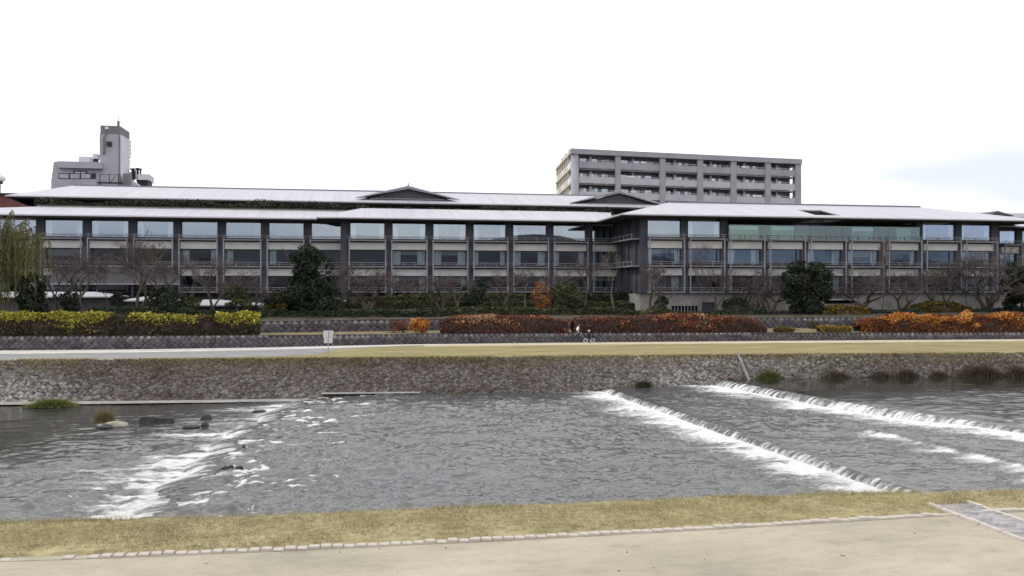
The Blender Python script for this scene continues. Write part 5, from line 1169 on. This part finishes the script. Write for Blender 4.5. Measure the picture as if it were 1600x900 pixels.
rock('grey concrete block at the right end of the row in the shallows', 263, 661, 15, 8, Z_LOW, M_block, True, 3, 'concrete blocks in the shallows', 'concrete_block')
rock('dark concrete block nearest the head of the rapids', 436, 645, 13, 5, Z_LOW, M_wet, True, 4, 'concrete blocks in the shallows', 'concrete_block')
rock('dark flat block left of the block at the head of the rapids', 405, 645, 19, 4, Z_LOW, M_wet, True, 5, 'concrete blocks in the shallows', 'concrete_block')
for i, (lab, x, y, w, h, m) in enumerate((('pale flat rock under the dry plant', 180, 667, 36, 8, M_dryrock), ('dark wet rock under the left of the dry plant', 163, 669, 24, 7, M_wet), ('grey rock right of the concrete block row', 322, 656, 15, 9, M_block), ('dark rock just below the grey rock right of the blocks', 320, 666, 12, 8, M_wet),
     ('flat grey rock slab in the shallows', 300, 668, 26, 4, M_block), ('long dark wet rock in front of the rapids', 398, 671, 44, 7, M_wet), ('black boulder in the foam at lower left', 263, 785, 22, 10, M_wet), ('smaller black boulder right of the boulder in foam', 281, 784, 13, 9, M_wet), ('small dark stone below the two black boulders', 272, 793, 9, 6, M_wet),
     ('small black stone at the lip of the rapids', 381, 700, 6, 5, M_wet), ('pair of dark stones in the lower rapids, left one', 352, 732, 12, 5, M_wet), ('pair of dark stones in the lower rapids, right one', 361, 730, 9, 4, M_wet), ('little dark stone in the rapids right of the pair', 374, 731, 12, 4, M_wet))):
    rock(lab, x, y, w, h, Z_LOW if x < 300 or y < 690 else Z_MAIN - .1, m, False, 20 + i)
p = G(163, 664, Z_LOW); tuft('dry straw-coloured plant on a rock in the left shallows', (p[0], p[1], Z_LOW + .15), .55, .3, 1.0, L_weed, 900, .45, (.5, 1.0), 'dry_plant', .012)

# ------------------------------------------------------------------ sign
p = G(513, 556, 0); sc = p[1] / ray(513)[1] / F
t = empty('sign', p, 'white two-panel notice sign on a metal post beside the path', 'sign'); zt = 39.5 * sc
MB().tube([p, (p[0], p[1], zt)], .028, 8).build('post', M_post, t)
def panel(w, z0, z1, marks):
    o = MB().box(p[0] - w/2, p[0] + w/2, p[1] - .055, p[1] - .035, z0, z1).build('panel', mat('sign_white', (.60, .58, .60), .6, .05), t)
    for dx, za, zb, ww in marks: MB().box(p[0] + dx - ww/2, p[0] + dx + ww/2, p[1] - .062, p[1] - .056, z0 + (z1 - z0) * za, z0 + (z1 - z0) * zb).build('mark', M_frame, o)
panel(.73, zt - .50, zt, [(.02, .80, .86, .10), (.03, .62, .78, .04), (.02, .40, .46, .10), (.02, .48, .58, .05), (.02, .06, .14, .08), (0.02, .18, .3, .04)])
panel(.62, zt - .92, zt - .515, [(0, .78, .86, .10), (0, .54, .62, .10), (0, .32, .40, .10), (-.03, .32, .86, .03), (.0, .08, .2, .04)])

# ------------------------------------------------------------------ adult, child, bicycle
import bmesh
def skin_body(name, joints, bones, mats, zone, root_i, parent_loc, sub=2):
    me = bpy.data.meshes.new(name); me.from_pydata([j[0] for j in joints], bones, []); o = bpy.data.objects.new(name, me); COL.objects.link(o)
    md = o.modifiers.new('Skin', 'SKIN'); md.use_smooth_shade = True
    sv = me.skin_vertices[0].data if me.skin_vertices else None
    if sv is None:
        bm = bmesh.new(); bm.from_mesh(me); bm.verts.layers.skin.verify(); bm.to_mesh(me); bm.free(); sv = me.skin_vertices[0].data
    for s, j in zip(sv, joints): s.radius = j[1] if isinstance(j[1], tuple) else (j[1], j[1])
    sv[root_i].use_root = True
    o.modifiers.new('Sub', 'SUBSURF').levels = sub
    dg = bpy.context.evaluated_depsgraph_get(); dg.update(); nm = bpy.data.meshes.new_from_object(o.evaluated_get(dg))
    COL.objects.unlink(o); bpy.data.objects.remove(o); nm.name = name; nm.materials.clear()
    for m in mats: nm.materials.append(m)
    for f in nm.polygons: f.material_index = zone(f.center); f.use_smooth = True
    return nm
M_skin = mat('skin', (.50, .33, .25), .6, .04); M_hair = mat('dark_hair', (.018, .015, .014), .6, .1); M_vest = mat('white_vest', (.85, .83, .83), .85, .05, 6); M_trou = mat('dark_trousers', (.030, .030, .042), .9, .1); M_sleeve = mat('black_sleeve', (.018, .017, .022), .9, .1); M_shoe = mat('dark_shoe', (.025, .02, .02), .6, .1)
A0 = G(902, 535.8, 0)
def adult():
    J = [((0, 0, .92), (.15, .12)), ((.02, 0, 1.12), (.15, .12)), ((.06, 0, 1.34), (.17, .125)), ((.085, 0, 1.44), (.075, .075)), ((.12, 0, 1.53), (.052, .055)), ((.145, 0, 1.63), (.085, .078)), ((.15, 0, 1.71), (.075, .07)),
         ((.10, .085, .88), .085), ((.13, .09, .48), .058), ((.14, .09, .10), .042), ((.27, .09, .05), .035),           # front leg
         ((-.03, -.085, .88), .085), ((-.10, -.09, .50), .058), ((-.42, -.09, .22), .042), ((-.46, -.09, .11), .034),    # trailing leg, heel up
         ((.06, .18, 1.37), .065), ((.20, .22, 1.12), .047), ((.36, .18, .98), .036), ((.41, .17, .955), .032),          # far arm
         ((.04, -.18, 1.37), .065), ((-.16, -.23, 1.14), .047), ((-.10, -.22, .92), .036), ((-.06, -.22, .86), .032)]
    Bn = [(0, 1), (1, 2), (2, 3), (3, 4), (4, 5), (5, 6), (0, 7), (7, 8), (8, 9), (9, 10), (0, 11), (11, 12), (12, 13), (13, 14), (2, 15), (15, 16), (16, 17), (17, 18), (2, 19), (19, 20), (20, 21), (21, 22)]
    def zone(c):
        if c.z > 1.46: return 0
        if abs(c.y) > .15 and c.z > .9 or (abs(c.y) > .15 and c.z > .82 and (c.x < -.02 or c.x > .3)):
            return 0 if (c.z < .95 and c.y < 0) or (c.z < 1.0 and c.x > .36) else (1 if c.z > 1.17 and c.y < 0 else 3)
        if c.z > .95: return 1
        if c.z < .085 or (c.x < -.40 and c.z < .2): return 4
        return 2
    nm = skin_body('person', J, Bn, [M_skin, M_vest, M_trou, M_sleeve, M_shoe], zone, 0, A0)
    o = tag(put('person', nm, None, A0), 'adult walking right in a white top with dark sleeves and trousers', 'person')
    b = MB(); vs = []; n, m = 12, 8                           # hair cap with a tail down the neck
    for i in range(m):
        th = math.pi * .62 * i / (m - 1)
        for j in range(n): q = 2 * math.pi * j / n; vs.append((.135 + .108 * math.sin(th) * math.cos(q) - .03 * (i / m), .10 * math.sin(th) * math.sin(q), 1.675 + .115 * math.cos(th) - (.06 * (i / m) * (1 if math.cos(q) < .2 else -.9))))
    b.add(vs, [(i*n+j, i*n+(j+1)%n, (i+1)*n+(j+1)%n, (i+1)*n+j) for i in range(m - 1) for j in range(n)]); b.tube([(.05, 0, 1.66), (.0, 0, 1.56), (-.04, 0, 1.45)], [.06, .055, .02], 8)
    put('hair', b.mesh('hair', M_hair, True), o)
    b = MB()
    for sx, zc_, w in ((.245, 1.60, .02),): b.tube([(.215, 0, 1.64), (sx, 0, 1.605), (.222, 0, 1.59)], [.012, .018, .012], 6)
    put('nose', b.mesh('nose', M_skin, True), o)
    b = MB()
    for s in (-1, 1): b.tube([(.212, s * .034, 1.645), (.226, s * .032, 1.645)], .010, 6)
    put('eyes', b.mesh('eyes', M_hair), o)
    for s, base in ((-1, Vector((-.055, -.22, .85))), (1, Vector((.415, .17, .95)))):
        b = MB()
        for k in range(4): b.tube([base + Vector((.012 * k - .02, 0, 0)), base + Vector((.012 * k - .012, s * .004, -.05)), base + Vector((.014 * k, -s * .01, -.085 + .006 * abs(k - 1.5)))], [.010, .009, .006], 5)
        b.tube([base + Vector((.02, 0, .01)), base + Vector((.05, -s * .01, -.03))], [.011, .007], 5); put('fingers', b.mesh('fingers', M_skin, True), o)
adult()
B0 = G(920.5, 535.6, 0); WR = .20; WB = .33
bike = empty('bicycle', B0, "small child's bicycle with white tyres and a dark front basket", 'bicycle')
M_tyre = mat('white_tyre', (.72, .71, .70), .7, .05); M_bframe = mat('bike_frame', (.10, .10, .12), .4, .05)
for sx in (-1, 1):
    w = put('wheel', MB().tube([(0, -.05, 0), (0, .05, 0)], .022, 8).mesh('wheel', M_post), bike, (sx * WB, 0, WR))
    put('tyre', MB().ring((0, 0, 0), WR - .025, .026, n=24).mesh('tyre', M_tyre, True), w)
    b = MB()
    for k in range(10): q = math.pi * 2 * k / 10; b.tube([(0, 0, 0), (math.cos(q) * (WR - .03), 0, math.sin(q) * (WR - .03))], .004, 4, False)
    put('spokes', b.mesh('spokes', M_post), w)
b = MB(); S, HD, BB = (-.12, 0, .46), (.24, 0, .48), (-.02, 0, .20)
b.tube([S, BB], .016, 6); b.tube([BB, HD], .02, 6); b.tube([(-.10, 0, .40), HD], .015, 6); b.tube([BB, (-WB, 0, WR)], .012, 6); b.tube([(-.10, 0, .40), (-WB, 0, WR)], .010, 6); put('frame', b.mesh('frame', M_bframe), bike)
b = MB(); b.tube([(.22, 0, .56), (.28, 0, .38)], .014, 6)
for s in (-1, 1): b.tube([(.28, s * .04, .38), (WB, s * .045, WR)], .010, 6)
put('fork', b.mesh('fork', M_bframe), bike)
put('handlebar', MB().tube([(.16, -.22, .64), (.21, -.12, .62), (.22, 0, .58), (.21, .12, .62), (.16, .22, .64)], .012, 6).mesh('handlebar', M_post), bike)
put('saddle', MB().prism([(-.22, -.07, .47), (-.22, .07, .47), (-.02, .02, .49), (-.02, -.02, .49)], (0, 0, .04)).mesh('saddle', M_black), bike)
b = MB(); z0, z1 = .44, .64
b.prism([(.30, -.11, z0), (.46, -.11, z0), (.46, .11, z0), (.30, .11, z0)], (0, 0, .012)); 
for q0, q1 in (((.30, -.11), (.46, -.11)), ((.46, -.11), (.46, .11)), ((.46, .11), (.30, .11)), ((.30, .11), (.30, -.11))):
    for k in range(5):
        f = k / 4; x_, y_ = q0[0] + (q1[0] - q0[0]) * f, q0[1] + (q1[1] - q0[1]) * f; b.tube([(x_, y_, z0), (x_ + (x_ - .38) * .15, y_ * 1.12, z1)], .007, 4)
    for z_ in (z0 + .07, z0 + .14, z1): k_ = 1 + .15 * (z_ - z0) / .2; b.tube([(.38 + (q0[0] - .38) * k_, q0[1] * k_, z_), (.38 + (q1[0] - .38) * k_, q1[1] * k_, z_)], .008, 4)
put('basket', b.mesh('basket', M_black), bike)
b = MB(); b.tube([(-.02, -.06, .20), (.08, -.06, .16)], .010, 5); b.tube([(-.02, .06, .20), (-.12, .06, .24)], .010, 5); b.box(.05, .11, -.12, -.06, .145, .165); b.box(-.15, -.09, .06, .12, .235, .255); b.tube([(-.02, -.07, .2), (-.02, .07, .2)], .014, 6); put('pedals', b.mesh('pedals', M_post), bike)
def child():
    J = [((-.12, 0, .58), (.115, .10)), ((-.09, 0, .74), (.115, .095)), ((-.05, 0, .86), (.11, .085)), ((-.03, 0, .92), (.05, .05)), ((-.01, 0, .97), (.04, .04)), ((.0, 0, 1.05), (.082, .075)), ((.0, 0, 1.12), (.07, .065)),
         ((-.06, -.08, .55), .065), ((.09, -.09, .43), .05), ((.06, -.09, .21), .036), ((.13, -.09, .18), .030),
         ((-.06, .08, .55), .065), ((.07, .09, .50), .05), ((-.10, .09, .30), .036), ((-.03, .09, .27), .030),
         ((-.04, -.13, .86), .045), ((.04, -.18, .72), .036), ((.14, -.20, .66), .028), ((.17, -.20, .65), .026),
         ((-.04, .13, .86), .045), ((.04, .18, .72), .036), ((.14, .20, .66), .028), ((.17, .20, .65), .026)]
    Bn = [(0, 1), (1, 2), (2, 3), (3, 4), (4, 5), (5, 6), (0, 7), (7, 8), (8, 9), (9, 10), (0, 11), (11, 12), (12, 13), (13, 14), (2, 15), (15, 16), (16, 17), (17, 18), (2, 19), (19, 20), (20, 21), (21, 22)]
    def zone(c):
        if c.z > .945 or (c.x > .145 and c.z > .6): return 0
        if c.z < .24 and c.y < 0 or c.z < .31 and c.y > 0 and c.x > -.16: return 2
        return 1
    o = tag(put('person', skin_body('person', J, Bn, [M_skin, M_sleeve, M_tyre], zone, 0, B0), None, B0), 'small child in dark clothes and pale helmet riding a bicycle', 'person')
    b = MB(); vs = []; n, m = 14, 7
    for i in range(m):
        th = math.pi * .55 * i / (m - 1)
        for j in range(n): q = 2 * math.pi * j / n; vs.append((-.008 + .115 * math.sin(th) * math.cos(q), .098 * math.sin(th) * math.sin(q), 1.085 + .105 * math.cos(th)))
    b.add(vs, [(i*n+j, i*n+(j+1)%n, (i+1)*n+(j+1)%n, (i+1)*n+j) for i in range(m - 1) for j in range(n)]); put('helmet', b.mesh('helmet', mat('pale_helmet', (.55, .52, .52), .4, .1, 8), True), o)
    b = MB()
    for s in (-1, 1): b.tube([(.068, s * .028, 1.06), (.080, s * .027, 1.06)], .008, 6)
    put('eyes', b.mesh('eyes', M_hair), o)
child()
print('objects', len(bpy.data.objects), 'tris', sum(len(o.data.polygons) for o in bpy.data.objects if o.type == 'MESH'))
